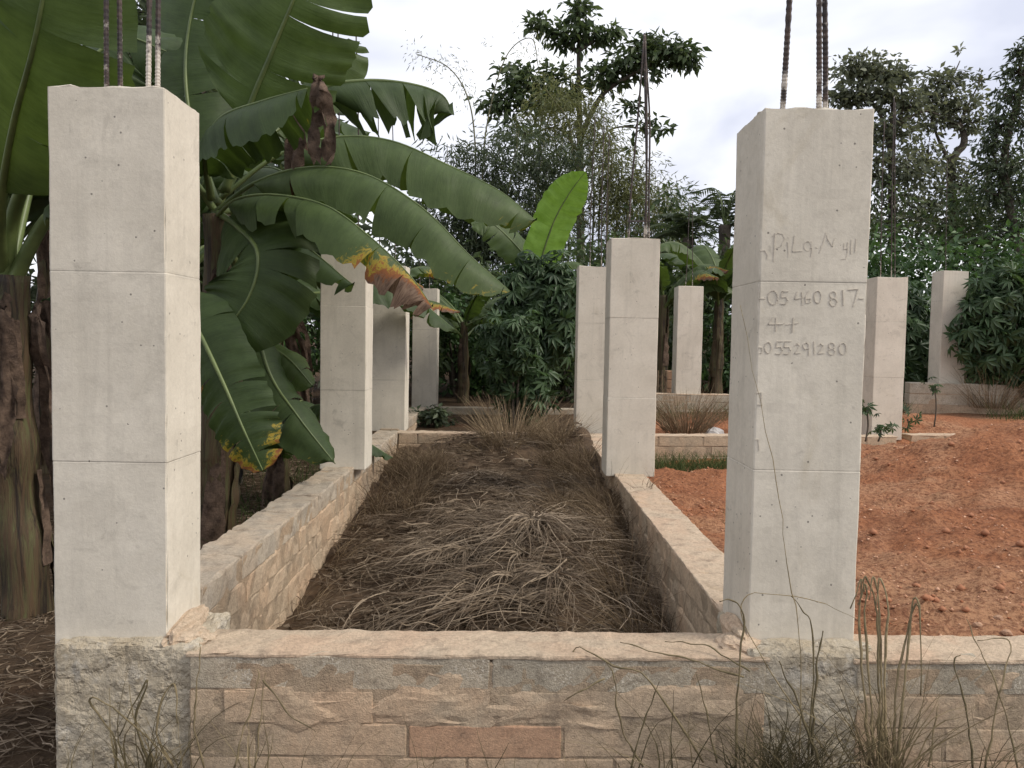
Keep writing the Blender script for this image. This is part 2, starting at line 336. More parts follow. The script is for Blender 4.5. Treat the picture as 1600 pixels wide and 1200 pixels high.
# ---------------------------------------------------------------- columns
def bar(parent, pts, r, base_z, ribbed, sides=6, cemk=1):
    path = smooth_path(pts, 8); Ln = sum((path[i+1]-path[i]).length for i in range(len(path)-1))
    n = int(Ln/.009) if ribbed else 10; path = smooth_path(pts, n)
    rad = (lambda t: r*(1.10 if int(t*n) % 2 else .92)) if ribbed else r
    V, Fc = tube(path, rad, sides); cem = [max(0, 1-(v.z-base_z)/.22)*cemk for v in V]
    return part('rebar', V, Fc, 'rebar', parent, {'cem': cem}, smooth=not ribbed)
def column(label, xl, xr, ym, ytop, Y, depth, joints, z0=.45, step=.04, bars=(), rb=.009, ribbed=False, seed=0):
    x0 = P(xl, ym, Y).x; x1 = P(xr, ym, Y).x; zt = P((xl+xr)/2, ytop, Y).z; zj = [P((xl+xr)/2, j, Y).z for j in joints]
    root = thing('concrete_column', label, 'column', ((x0+x1)/2, Y+depth/2, z0), 'unfinished concrete columns'); cx = (x0+x1)/2; cy = Y+depth/2
    def fr(p):                                                     # each pour of the form sits a hair off the one below, with a seam between
        n = sum(p.z > z for z in zj); o = (.0006, -.0004, .0004, 0)[(n+seed) % 4]
        if any(abs(p.z-z) < .0012 for z in zj): o -= .0007
        k = Vector((1 if p.x > cx else -1, 1 if p.y > cy else -1, 0)); w = Vector((abs(p.x-cx) > (x1-x0)/2-.012, abs(p.y-cy) > depth/2-.012, 0))
        tilt = .004*noise.noise(Vector((n*3.3, seed, 1)))
        return p+Vector((k.x*w.x, k.y*w.y, 0))*o+Vector((tilt, 0, 0))*.3
    V, Fc = rough_box((x0, Y, z0-.02), (x1, Y+depth, zt), .005, step, .0022, 5, seed*5, .016, fr, .0008, .011, [z+d for z in zj for d in (-.009, -.003, -.0008, .0008, .003, .009)])
    part('shaft', V, Fc, 'column', root, {'seam': [max([max(0, 1-max(0, abs(v.z-z)-.0012)/.0055) for z in zj] or [0]) for v in V]})
    for b in bars:
        q = [P(px, py, yy) for px, py, yy in b]; q[0].z = zt-.05; bar(root, q, rb, zt, ribbed, 6, (1 if xl < 100 and b[0][0] > 200 else .35))
    return root, x0, x1, zt
T = 'unfinished concrete columns'
# front left
cA, a0, a1, az = column('cream cast concrete column at the free end of the front wall, beside the banana stem', 79.5, 260, 600, 134, 2.45, .27, (425, 722), step=.03, rb=.0080, ribbed=True, seed=1,
    bars=[((167, 133, 2.64), (166, 40, 2.64), (167, -250, 2.65)), ((188, 133, 2.66), (187, 40, 2.66), (184, -250, 2.66)), ((231, 135, 2.56), (233, 40, 2.56), (236, -250, 2.56)), ((246, 136, 2.57), (247, 40, 2.57), (249, -250, 2.57))])
cB, b0, b1, bz = column('cream cast concrete column with handwritten letters and numbers on its face', 1181, 1350, 600, 168, 2.53, .31, (441, 736), step=.03, rb=.0085, ribbed=True, seed=2,
    bars=[((1222, 168, 2.58), (1230, 60, 2.56), (1248, -250, 2.53)), ((1281, 166, 2.66), (1280, 60, 2.655), (1278, -250, 2.65)), ((1291, 166, 2.68), (1289.5, 60, 2.67), (1284, -250, 2.66))])
cC, *_ = column('grey concrete column at the low left wall, its head behind torn banana leaves', 500, 571, 600, 365, 5.95, .30, (478, 610), step=.08, rb=.0055, seed=3,
    bars=[((520, 365, 6.0), (520, 200, 6.0), (520, 40, 6.0)), ((560, 365, 6.0), (560, 200, 6.0), (556, 40, 6.0)), ((530, 365, 6.2), (530, 200, 6.2), (528, 40, 6.2))])
cD, *_ = column('concrete column with tall rebar leaning together at the tip, end of low right wall', 950, 1026, 600, 372, 5.85, .30, (497, 622), step=.08, rb=.0068, seed=4,
    bars=[((982, 372, 5.92), (986, 300, 5.93), (997, 180, 5.95), (1007, 52, 6.0)), ((1010, 372, 5.92), (1010, 300, 5.92), (1011, 200, 5.92), (1008, 55, 6.0)), ((1014, 372, 6.08), (1014, 300, 6.08), (1015, 180, 6.1), (1006, 58, 6.02)), ((1006, 372, 5.95), (1010, 300, 5.95), (1009, 200, 5.97), (1006, 54, 6.0))])
s = [P(980, 346, 5.92), P(1016, 346, 5.92), P(1016, 345, 6.1), P(982, 345, 6.1), P(980, 346, 5.92)]
V, Fc = tube(s, .004, 5); part('stirrup', V, Fc, 'rebar', cD, {'cem': [0]*len(V)})
cE, *_ = column('slim concrete column half hidden behind the grey column under the banana leaves', 581, 633, 600, 415, 8.5, .30, (490, 594), step=.10, rb=.0055, seed=5,
    bars=[((594, 415, 8.55), (592, 300, 8.55), (591, 180, 8.55)), ((618, 415, 8.55), (616, 300, 8.55), (613, 180, 8.55))])
cG, *_ = column('shorter concrete column close behind the one with the leaning rebar', 901, 952, 600, 416, 8.6, .30, (505, 594), step=.10, rb=.0055, seed=6,
    bars=[((922, 416, 8.65), (923, 330, 8.65), (930, 180, 8.65)), ((940, 416, 8.65), (940, 330, 8.65), (944, 180, 8.65)), ((947, 416, 8.85), (948, 330, 8.85), (952, 210, 8.8))])
cH, *_ = column('farthest thin concrete column at the left wall beside dark creepers', 643.5, 682, 600, 450, 11.3, .30, (515,), step=.14, rb=.0055, seed=7,
    bars=[((656, 450, 11.35), (656, 390, 11.35), (655, 300, 11.35)), ((671, 450, 11.35), (671, 390, 11.35), (669, 300, 11.35))])
cI, *_ = column('pale thin concrete column standing behind the dry bush', 1057.5, 1097, 540, 447, 11.5, .30, (508,), z0=.5, step=.14, rb=.005, seed=8,
    bars=[((1071, 447, 11.55), (1074, 400, 11.55), (1077, 325, 11.55)), ((1082, 447, 11.55), (1082, 400, 11.55), (1082, 320, 11.55))])
cK, *_ = column('stained concrete column rising behind the red soil heap', 1366, 1414, 560, 433, 8.9, .30, (503, 590), z0=.40, step=.10, rb=.0055, seed=9,
    bars=[((1376, 433, 8.95), (1378, 300, 8.95), (1382, 190, 8.95)), ((1393, 433, 8.95), (1394, 300, 8.95), (1397, 150, 8.95)), ((1399, 433, 9.1), (1398, 300, 9.1), (1399, 160, 9.1))])
cL, *_ = column('concrete column half swallowed by dark cassava leaves on the raised wall', 1470, 1509, 540, 423, 11.3, .32, (470,), z0=P(1480, 600, 11.3).z, step=.14, rb=.005, seed=10,
    bars=[((1478, 423, 11.35), (1478, 380, 11.35), (1480, 250, 11.35))])
# rough cast stubs under the two front columns
V, Fc = rough_box((P(84, 1090, 2.41).x, 2.41, -.1), (a1+.10, 2.72, .460), .012, .012, .006, 16, 3, .012, None, .0035, .008)
part('cast_footing', V, Fc, 'stub', cA)
V, Fc = rough_box((b0-.02, 2.434, -.1), (b1+.005, 2.84, .462), .012, .014, .006, 16, 8, .012, None, .0035, .008)
part('cast_footing', V, Fc, 'stub', cB)
def lump(parent, c, rad, seed, material='cap', name='mortar_fillet', n=16):
    V = []; Fc = []
    for i in range(n+1):
        th = math.pi*i/n
        for j in range(n*2):
            ph = math.pi*j/n; d = Vector((math.sin(th)*math.cos(ph), math.sin(th)*math.sin(ph), math.cos(th)))
            k = 1+.22*noise.noise(d*1.6+Vector((seed, 0, 0)))+.16*noise.noise(d*4+Vector((0, seed, 0)))+.04*noise.noise(d*11)
            V.append(Vector(c)+Vector((d.x*rad[0], d.y*rad[1], d.z*rad[2]))*k)
    m = n*2
    for i in range(n):
        for j in range(m): Fc.append((i*m+j, i*m+(j+1) % m, (i+1)*m+(j+1) % m, (i+1)*m+j))
    return part(name, V, Fc, material, parent)
lump(cA, (a1+.01, 2.57, .455), (.04, .16, .05), 2); lump(cA, (a1+.03, 2.50, .452), (.085, .08, .028), 12); lump(cA, (a1-.05, 2.445, .452), (.09, .03, .022), 5, 'stub'); lump(cA, (a0+.18, 2.445, .452), (.11, .02, .018), 6, 'stub'); lump(cA, (a0+.11, 2.445, .452), (.07, .02, .020), 16, 'stub')
lump(cB, (b0-.015, 2.62, .455), (.035, .13, .045), 3); lump(cB, (b0-.02, 2.54, .452), (.07, .07, .024), 8); lump(cB, (b1-.05, 2.51, .455), (.10, .035, .022), 9, 'stub'); lump(cB, (b0+.12, 2.51, .455), (.10, .03, .02), 19, 'stub')

# handwriting on the front right column
def ell(cx, cy, rx, ry, a0=0, a1=360, n=14): return [(cx+rx*math.cos(R(a0+(a1-a0)*i/n)), cy+ry*math.sin(R(a0+(a1-a0)*i/n))) for i in range(n+1)]
five = lambda x, y: [[(x+32, y-30), (x+4, y-30), (x, y-2), (x+22, y-4), (x+30, y+14), (x+18, y+30), (x-2, y+28)]]
two = lambda x, y: [[(x, y-14), (x+10, y-25), (x+22, y-14), (x+12, y+4), (x, y+22), (x+26, y+20)]]
S = [[(332, 45), (325, 175)], [(320, 58), (345, 42), (368, 48), (377, 68), (360, 103), (330, 116)], [(392, 85), (395, 155)], [(394, 62), (396, 66)], [(425, 55), (414, 130), (460, 126)],
     ell(485, 104, 17, 22, -40, 300), [(503, 82), (506, 120), (500, 152)], [(524, 110), (529, 113)], [(540, 136), (556, 90), (571, 40), (578, 70), (600, 106), (606, 84), (612, 68)],
     [(655, 92), (656, 118), (672, 114)], [(673, 88), (672, 130), (664, 164), (642, 166)], [(690, 75), (688, 140)], [(712, 70), (708, 130)], [(262, 125), (285, 124), (296, 146), (296, 166)],
     ell(322, 345, 23, 33), *five(362, 346), [(437, 318), (424, 352), (462, 346)], [(458, 320), (461, 378)], [(492, 312), (474, 342), (477, 370), (496, 368), (498, 350), (476, 352)],
     ell(532, 342, 17, 29), ell(604, 333, 14, 17), ell(605, 367, 17, 18), [(650, 310), (653, 380)], [(675, 308), (722, 305), (712, 340), (700, 386)], [(258, 350), (286, 350)], [(726, 350), (748, 350)],
     [(326, 434), (300, 470), (362, 469)], [(336, 438), (336, 502)], [(384, 472), (442, 464)], [(418, 440), (414, 506)], [(366, 470), (376, 464)],
     ell(300, 580, 16, 26), *five(338, 580), *five(376, 580), *two(425, 585), ell(478, 572, 13, 15), [(491, 575), (490, 615)], [(515, 552), (517, 612)], *two(535, 585), ell(597, 571, 13, 14), ell(598, 599, 15, 14), ell(650, 585, 17, 27), [(252, 578), (272, 580), (272, 602), (254, 606)],
     [(240, 792), (268, 790), (270, 850), (252, 846)], [(236, 1010), (254, 1010), (258, 1060)]]
def face_y(x, z):                                                    # the uneven face of the written column
    s = Vector((x, 2.53, z))*5+Vector((10*7.3, 10*3.1, -10*1.7)); return 2.53-(noise.noise(s)*.0022+noise.noise(s*3.1)*.0022*.45+noise.noise(s*8)*.0008)
for ln, (k0, k1) in (('handwritten name in faint charcoal', (0, 14)), ('first handwritten number in faint charcoal', (14, 26)), ('handwritten mark between the two numbers', (26, 31)), ('second handwritten number in faint charcoal', (31, len(S)))):
    V = []; Fc = []
    for st in S[k0:k1]:
        pts = [P(1100+x/3, 350+y/3, 2.53) for x, y in st]
        for i in range(len(pts)-1):
            p, q = pts[i], pts[i+1]; d = (q-p)
            if d.length < 1e-4: continue
            d.normalize(); s = Vector((-d.z, 0, d.x))*.0011; e = d*.0009; b = len(V); yy = min(face_y(p.x, p.z), face_y(q.x, q.z))-.0016
            for w in (p-e-s, q+e-s, q+e+s, p-e+s): V.append((w.x, yy, w.z))
            for w in (p-e-s, q+e-s, q+e+s, p-e+s): V.append((w.x, yy+.003, w.z))
            Fc += [(b, b+1, b+2, b+3), (b, b+4, b+5, b+1), (b+1, b+5, b+6, b+2), (b+2, b+6, b+7, b+3), (b+3, b+7, b+4, b)]
    part('handwriting', V, Fc, 'pencil', cB, label=ln, kind='stuff')

# ---------------------------------------------------------------- block walls
WG = 'low foundation walls of the unfinished building'
def wall(label, p0, p1, thick, ztop, zbot, mats, course=.102, blen=.45, cap=0, seed=0, step=.06, amp=.006, red_at=None, gap=.0035, bev=.007):
    p0 = Vector((*p0, 0)); p1 = Vector((*p1, 0)); d = p1-p0; Ln = d.length; d.normalize(); nrm = Vector((-d.y, d.x, 0)); rd = random.Random(seed)
    root = thing('block_wall', label, 'wall', (p0.x, p0.y, zbot), WG)
    fr = lambda p: p0+d*p.x+nrm*p.y+Vector((0, 0, p.z))
    V, Fc = rough_box((.006, bev*.3, zbot), (Ln-.006, thick-bev*.3, ztop-.012-cap), .01, step*1.5, .004, 11, seed, 0, fr, .002); part('mortar_bed', V, Fc, 'mortar', root)
    z = ztop-cap; ci = 0
    while z > zbot:
        zb = z-course; bl = blen*(2.2 if mats[min(ci, len(mats)-1)] == 'block_grey' else 1); x = -rd.uniform(0, blen*.9)
        while x < Ln-.02:
            xe = x+bl*rd.uniform(.94, 1.06); lo = max(x, 0); hi = min(xe, Ln)
            if hi-lo > .05:
                g = gap; j = rd.uniform(-.002, .003); jz = rd.uniform(-.003, .003)
                mt = mats[min(ci, len(mats)-1)]
                if red_at and ci == red_at[0] and lo < red_at[1] < hi: mt = 'block_red'
                V, Fc = rough_box((lo+g, -j, zb+g+jz), (hi-g, thick+j, z-(g*.4 if ci == 0 and not cap else -.003 if ci == 0 else g)+jz), bev, step, amp, 12, seed*31+ci*7+int(lo*10), .022, fr, .002)
                part('block', V, Fc, mt, root)
            x = xe+.004
        z = zb; ci += 1
    if cap:
        V, Fc = rough_box((-.01, -.002, ztop-cap-.004), (Ln+.01, thick+.004, ztop), .004, .028, .004, 7, seed+5, .016, fr, .003, .005); part('mortar_cap', V, Fc, 'cap', root)
    return root
def smear(root, x0, x1, z0, z1, y, seed, material='block_tan'):
    n, m = 20, 10; V = []; Fc = []; OFFS = []
    for i in range(n+1):
        for j in range(m+1):
            u, v = i/n, j/m; e = min(u, 1-u)*2*min(v, 1-v)*2; wx = noise.noise(Vector((u*3, v*3, seed)))*.05; wz = noise.noise(Vector((u*3, v*3, seed+9)))*.04
            th = .008*sstep(.05, .45, e+.5*noise.noise(Vector((u*4, v*4, seed*2))))
            V.append((x0+(x1-x0)*u+wx, y+.003-th-.002*noise.noise(Vector((u*9, v*9, seed))), z0+(z1-z0)*v+wz*(e > .02)))
    for i in range(n):
        for j in range(m): a = i*(m+1)+j; Fc.append((a, a+m+1, a+m+2, a+1))
    part('mortar_smear', V, Fc, material, root)
fy = lambda x: 2.385+.02*(x+1.4)
wF = wall('low front block wall with pale mortar top running below the two nearest columns', (a1+.085, fy(a1+.085)), (b0+.03, fy(b0)), .205, .447, -.02, ['block_grey', 'block_tan', 'block_tan', 'block_tan', 'block_tan'], cap=.010, seed=3, step=.03, amp=.0018, gap=.0018, bev=.004, red_at=(2, 1.05))
for q in ((-.90, -.45, .215, .345, 4), (-.52, -.05, .225, .345, 5), (-.15, .34, .225, .34, 6), (.22, .70, .225, .36, 7), (-.30, -.12, .25, .42, 11)): smear(wF, *q[:4], fy(q[0])+.004, q[4])
wF2 = wall('short front block wall along the red soil beyond the written column', (b1-.03, fy(b1)-.004), (2.7, fy(2.7)+.02), .21, .445, -.02, ['block_grey', 'block_tan', 'block_tan', 'block_tan'], cap=.010, seed=8, step=.035, amp=.0018, gap=.0018, bev=.004)
for q in ((1.15, 1.5, .24, .34, 14), (1.3, 1.6, .33, .42, 15)): smear(wF2, *q[:4], fy(q[0])+.012, q[4])
wL = wall('long left block wall with pale top course beside the banana plants', (-1.15, 2.74), (-1.15, 8.40), .215, .45, -.26, ['plaster', 'block_tan', 'block_tan', 'block_tan', 'block_tan', 'block_tan'], course=.115, blen=.46, seed=11, step=.045, amp=.013, gap=.002)
for q in ((3.2, 3.7, .0, .28, 21), (3.8, 4.3, .05, .3, 22), (4.4, 5.0, .0, .28, 23), (5.0, 5.6, .08, .3, 24)): pass
wR = wall('long right block wall with pale mortar top beside the straw filled bay', (.965, 2.86), (.955, 8.42), .21, .45, -.26, ['block_tan', 'block_tan', 'block_tan', 'block_tan', 'block_tan'], cap=.010, seed=15, step=.045, amp=.012, gap=.002)
wall('cross wall closing the straw filled bay at its far end', (-1.14, 8.22), (.74, 8.26), .2, .45, 0, ['block_tan'], cap=.010, seed=19, step=.09)
wall('cross wall between right wall and stained column with weeds at its foot', (.97, 8.27), (4.08, 8.62), .2, .45, 0, ['block_tan'], cap=.010, seed=20, step=.09)
wall('cross wall running on behind the heap of red soil', (4.40, 8.98), (6.6, 9.15), .2, .43, .1, ['block_tan'], cap=.010, seed=21, step=.12)
wall('left wall stub with creeper on it beyond the second bay', (-1.17, 8.48), (-1.17, 11.2), .2, .47, .1, ['plaster', 'block_tan'], seed=22, step=.12)
wall('farthest cross wall in front of the cassava bush', (-1.0, 11.32), (.95, 11.35), .2, .46, .15, ['block_grey'], seed=23, step=.12)
wall('higher cross wall at the foot of the pale thin column', (1.75, 11.42), (5.4, 11.5), .2, .69, .2, ['block_grey'], cap=.010, seed=24, step=.12)
zfr = P(1500, 599, 11.2).z
wall('raised grey wall below the cassava covered column', (5.45, 11.22), (8.6, 10.7), .22, zfr, .2, ['block_grey', 'block_grey', 'block_tan'], seed=25, step=.14, course=.15)
# block pier with timber formwork, stones, sack
pr = thing('block_pier', 'small reddish block pier with a timber frame behind the dry bush', 'pier', (2.3, 12.2, .5))
for k in range(4):
    V, Fc = rough_box((P(1042, 600, 12.2).x, 12.2, .45+k*.135), (P(1056, 600, 12.2).x+.1, 12.4, .58+k*.135), .008, .1, .004, 9, 40+k, .01); part('block', V, Fc, 'block_red', pr)
x0 = P(1026, 600, 12.15).x; x1 = P(1041, 600, 12.15).x; fr_ = thing('timber_frame', 'small grey timber frame leaning at the reddish block pier', 'frame', ((x0+x1)/2, 12.12, .5))
for k in range(3): V, Fc = rough_box((x0+(x1-x0-.02)*k/2, 12.10, .5), (x0+(x1-x0-.02)*k/2+.022, 12.13, P(1030, 579, 12.1).z), .003, .3, .002, 9, k); part('post', V, Fc, 'timber', fr_)
for k in range(3): zz = .62+.13*k; V, Fc = rough_box((x0-.01, 12.135, zz), (x1+.01, 12.155, zz+.03), .003, .3, .002, 9, k+5); part('rail', V, Fc, 'timber', fr_)
def stone(px, py, Y, r, label, material='stone', name='stone', cat='stone', grp='loose stones on the red soil', sq=.7, seed=1):
    p = P(px, py, Y); p.z = G(p.x, p.y)+r*.35
    t = thing(name, label, cat, p, grp); lump(t, p, (r, r, r*sq), seed, material, name+'_body', 7); return t
def flat(o, label, cat, group): o['label'] = label; o['category'] = cat; o['group'] = group
def lone_stone(x, y, r, label, seed, material='stone', name='stone', cat='stone', grp='loose stones on the red soil', sq=(1, 1, .7)):
    o = lump(None, (x, y, G(x, y)+r*.4), (r*sq[0], r*sq[1], r*sq[2]), seed, material, name, 7); o['label'] = label; o['category'] = cat
    if grp: o['group'] = grp
    return o
q = P(1562, 925, 3.05); lone_stone(q.x, q.y, .017, 'largest pale stone on the red soil near the front wall', 3)
for k, (px, py, Y) in enumerate(((1492, 850, 3.4), (1535, 812, 3.7), (1575, 955, 2.9), (1420, 800, 3.8), (1365, 905, 3.1), (1530, 930, 2.98), (1470, 775, 4.1))):
    q = P(px, py, Y); lone_stone(q.x, q.y, .009+.004*(k % 3), 'small pale stone lying on the red soil', 5+k)
q = P(1116, 668, 9.2); lone_stone(q.x, q.y, .12, 'pale grey sack lying by the dry bush', 31, 'sack', 'sack', 'sack', None, (1, .7, .8))
# ---------------------------------------------------------------- foliage helpers
def unit(a): return a/np.maximum(1e-9, np.linalg.norm(a, axis=-1, keepdims=True))
def diamonds(c, d, nr, Ln, W, tint, fold=.12, droop=.15):
    d = unit(d); s = unit(np.cross(d, nr)); n = np.cross(s, d); Ln = np.broadcast_to(np.asarray(Ln), (len(c),))[:, None]; W = np.broadcast_to(np.asarray(W), (len(c),))[:, None]
    a = c; t = c+d*Ln-n*Ln*droop; m = c+d*Ln*.45; l = m+s*W*.5+n*W*fold; r = m-s*W*.5+n*W*fold
    V = np.stack([a, l, t, r], 1).reshape(-1, 3); k = np.arange(len(c))[:, None]*4
    Fc = np.concatenate([k+np.array([[0, 2, 1]]), k+np.array([[0, 3, 2]])], 1).reshape(-1, 3)
    return V, Fc, np.repeat(tint, 4)
def clump_pts(r, c, rad, n, sub=22, spread=.22, shell=.55):
    """leaf positions gathered in twig-end tufts inside an ellipsoid"""
    k = max(1, n//sub); u = unit(r.normal(size=(k, 3))); q = u*(shell+(1-shell)*r.random((k, 1))**.5)*np.where(r.random((k, 1)) < .3, r.random((k, 1)), 1)*np.array(rad)
    cen = np.array(c)+q; i = r.integers(0, k, n); off = r.normal(size=(n, 3))*np.array(rad).mean()*spread*np.array([1, 1, .6])
    return cen[i]+off, cen, cen[i], off
def leafset(r, clumps, L0, W0, droop=.3, up=.6, sub=22, spread=.22):
    Vs, Fs, Ts, tips = [], [], [], []; b = 0
    for (c, rad, n) in clumps:
        p, cen, ci, off = clump_pts(r, c, rad, n, sub, spread); d = unit(off)+r.normal(size=p.shape)*.5; d[:, 2] -= droop; nr = r.normal(size=p.shape)*.5+np.array([0, 0, up])
        sz = r.uniform(.6, 1.25, n); tint = np.clip(r.normal(.45, .25, n)+r.normal(0, .18, len(cen))[((ci[:, 0]*977).astype(int)) % len(cen)], 0, 1)
        V, Fc, T = diamonds(p, d, nr, L0*sz, W0*sz, tint); Vs.append(V); Fs.append(Fc+b); Ts.append(T); b += len(V); tips.append((c, cen))
    return np.concatenate(Vs), np.concatenate(Fs), np.concatenate(Ts), tips
def palmate(r, p, out, size, nl=7):
    n = len(p); ax = unit(out*.5+r.normal(size=p.shape)*.35+np.array([0, 0, .45])); fwd = unit(np.cross(ax, np.cross(out+r.normal(size=p.shape)*.3, ax))); sd = np.cross(ax, fwd); Vs, Fs, Ts = [], [], []; b = 0
    tint = np.clip(r.normal(.45, .28, n), 0, 1); sz = size*r.uniform(.65, 1.2, n)
    for a in np.linspace(-125, 125, nl):
        d = fwd*math.cos(R(a))+sd*math.sin(R(a))-ax*.35; k = .72+.28*math.cos(R(a*.75)); V, Fc, T = diamonds(p, d, ax, sz*k, sz*k*.27, tint, .1, .22); Vs.append(V); Fs.append(Fc+b); Ts.append(T); b += len(V)
    return np.concatenate(Vs), np.concatenate(Fs), np.concatenate(Ts)
def trunks(root, limbs, tips=(), twig=.02, material='bark', name='trunk', sides=7):
    V, Fc = [], []
    for pts, r0, r1 in limbs: tube(smooth_path(pts, 6*len(pts)), lambda t: r0+(r1-r0)*t**.8, sides, V, Fc, .25)
    for c, cen in tips:
        for q in cen[:14]:
            q = Vector(q); c = Vector(c); m = (q+c)/2-Vector((0, 0, .12*(q-c).length)); tube(smooth_path([c-Vector((0, 0, .2*(q-c).length)), m, q], 4), lambda t: twig*(1-.8*t)+.002, 4, V, Fc)
    return part(name, V, Fc, material, root, smooth=True)
def tree(name, label, cat, limbs, clumps, L0, W0, material, seed, group=None, droop=.3, sub=22, spread=.22, twig=.02, base=None, bark='bark'):
    r = np.random.default_rng(seed); base = base or limbs[0][0][0]; root = thing(name, label, cat, base, group)
    V, Fc, T, tips = leafset(r, clumps, L0, W0, droop, .6, sub, spread); trunks(root, limbs, tips, twig, bark); part('crown', V, Fc, material, root, {'tint': T}); return root
def gz(x, y): return Vector((x, y, G(x, y)-.05))
def pc(px, py, Y, rx, ry, n, rz=None):                            # clump: photo measures -> centre and radii in metres
    s = Y/F; return (P(px, py, Y), (rx*s, (rz or rx)*s, ry*s), n)
def bush(label, x, y, rx, ry, h, n, L0, W0, material, seed, name='shrub', group='shrubs behind the building plot', kind='leaf', cat='shrub', z=None, low=.1):
    r = np.random.default_rng(seed); b = gz(x, y); z0 = b.z if z is None else z; root = thing(name, label, cat, (x, y, z0), group); cl = []; stems = []
    for k in range(7):
        a = r.uniform(0, 6.28); q = r.random()**.5*.6; c = Vector((x+math.cos(a)*q*rx, y+math.sin(a)*q*ry, z0+h*r.uniform(.35+low, .78))); cl.append((c, (rx*.5, ry*.5, h*.28), n//7)); stems.append(([Vector((x+math.cos(a)*.1, y+math.sin(a)*.1, z0)), (Vector((x, y, z0))+c)/2+Vector((0, 0, .1*h)), c], .02*h, .006))
    if kind == 'leaf': V, Fc, T, tips = leafset(r, cl, L0, W0, .35)
    else:
        pp, oo = [], []
        for c, rad, m in cl: u = unit(r.normal(size=(m, 3))); pp.append(np.array(c)+u*np.array(rad)*r.uniform(.45, 1.15, (m, 1))); oo.append(u+np.array([0, -.35, 0]))
        V, Fc, T = palmate(r, np.concatenate(pp), np.concatenate(oo), L0); tips = ()
    trunks(root, stems, (), .01, name='stem', sides=5); part('foliage', V, Fc, material, root, {'tint': T}); return root

# ---------------------------------------------------------------- banana plants
UP = Vector((0, 0, 1)); TOCAM = Vector((0, -1, .15))
def banana_leaf(root, pts, wmax, U=UP, droop=(65, 65), tear=.25, dry=0., seed=0, material='banana', pet=.14, rib=.013, curl=25, n=44, gap=.10, wave=1.0, tipw=.6, label=None):
    rd = random.Random(seed); sp = smooth_path(pts, n); k0 = max(1, int(n*pet)); V, Fc, UV, D = [], [], [], []
    def frame(i):
        t = (sp[min(i+1, n)]-sp[max(i-1, 0)]).normalized(); s = t.cross(U); s = s.normalized() if s.length > .05 else t.orthogonal().normalized(); return t, s, s.cross(t)
    def wid(t): return wmax*(1+.07*noise.noise(Vector((t*22, seed, 0)))+.05*noise.noise(Vector((t*60, seed, 5))))*min(1, (t/.16+.03)**.55)*max(0, 1-max(0, (t-.45)/.55)**2.4)**tipw
    M5 = 6; Ls = [0]
    for side, dr in ((1, droop[0]), (-1, droop[1])):
        cuts = [k0]; i = k0
        while i < n:
            i += rd.choice((2, 3, 4, 5, 6, 8)) if rd.random() < tear*1.6 else rd.choice((9, 12, 16)) if tear < .9 else 3
            cuts.append(min(i, n))
        for a, b in zip(cuts[:-1], cuts[1:]):
            if b <= a: continue
            dd = dr+rd.uniform(-1, 1)*(16*tear+3); g = gap*rd.uniform(.15, 1)*(tear > 0); tw = rd.uniform(-.05, .05)*tear; sh = 1-tear*rd.random()*.22; v0 = rd.uniform(.05, .45); base = len(V); fold_ = rd.uniform(-.1, .1)
            dryk = rd.uniform(-.12, .12)
            for i in range(a, b+1):
                t, s, nn = frame(i); w = wid((i-k0)/(n-k0))*sh; off = Vector((0, 0, 0)); mid = (i-(a+b)/2)/max(1, (b-a)/2)
                tt = (i-k0)/(n-k0)
                for j in range(M5+1):
                    v = j/M5
                    ang = R(dd*min(1, .35+v*.9)+curl*(v-.3)); 
                    if j: off = off+(s*side*math.cos(ang)-nn*math.sin(ang))*(w/M5)
                    e = max(0, v-v0)/(1-v0)
                    p = sp[i]+off-t*(mid*e*g*max(0, b-a)*.5*(sp[-1]-sp[0]).length/n*2)+t*(w*.22*v*v)+nn*(.012*wave*math.sin(i*1.9+side)*v+.07*wave*w*noise.noise(Vector((i*.22, j*.35, seed+side*5)))*v*2+w*.045*(abs((i*.21+seed*.37) % 1*2-1)-.5)*min(1, v*2)+tw*v*v*mid)
                    V.append(p); UV.append((tt, .5+.5*side*v)); D.append(max(0, dry*(sstep(.42, 1, tt)*(.34+1.0*v)+dryk*v) if dry < 1.5 else .9) if dry else .10*v*rd.random())
            for i in range(b-a):
                for j in range(M5):
                    q = base+i*(M5+1)+j; f = (q, q+M5+1, q+M5+2, q+1); Fc.append(f if side > 0 else f[::-1])
    lf = part('leaf', V, Fc, material, root, {'dry': D}, UV, smooth=True, label=label)
    V2, F2 = tube(sp, lambda t: rib*(1.5-1.25*t) if t > pet else rib*(2.0-.5*t/max(pet, .01)), 6); part('midrib', V2, F2, 'petiole', lf, smooth=True); return lf
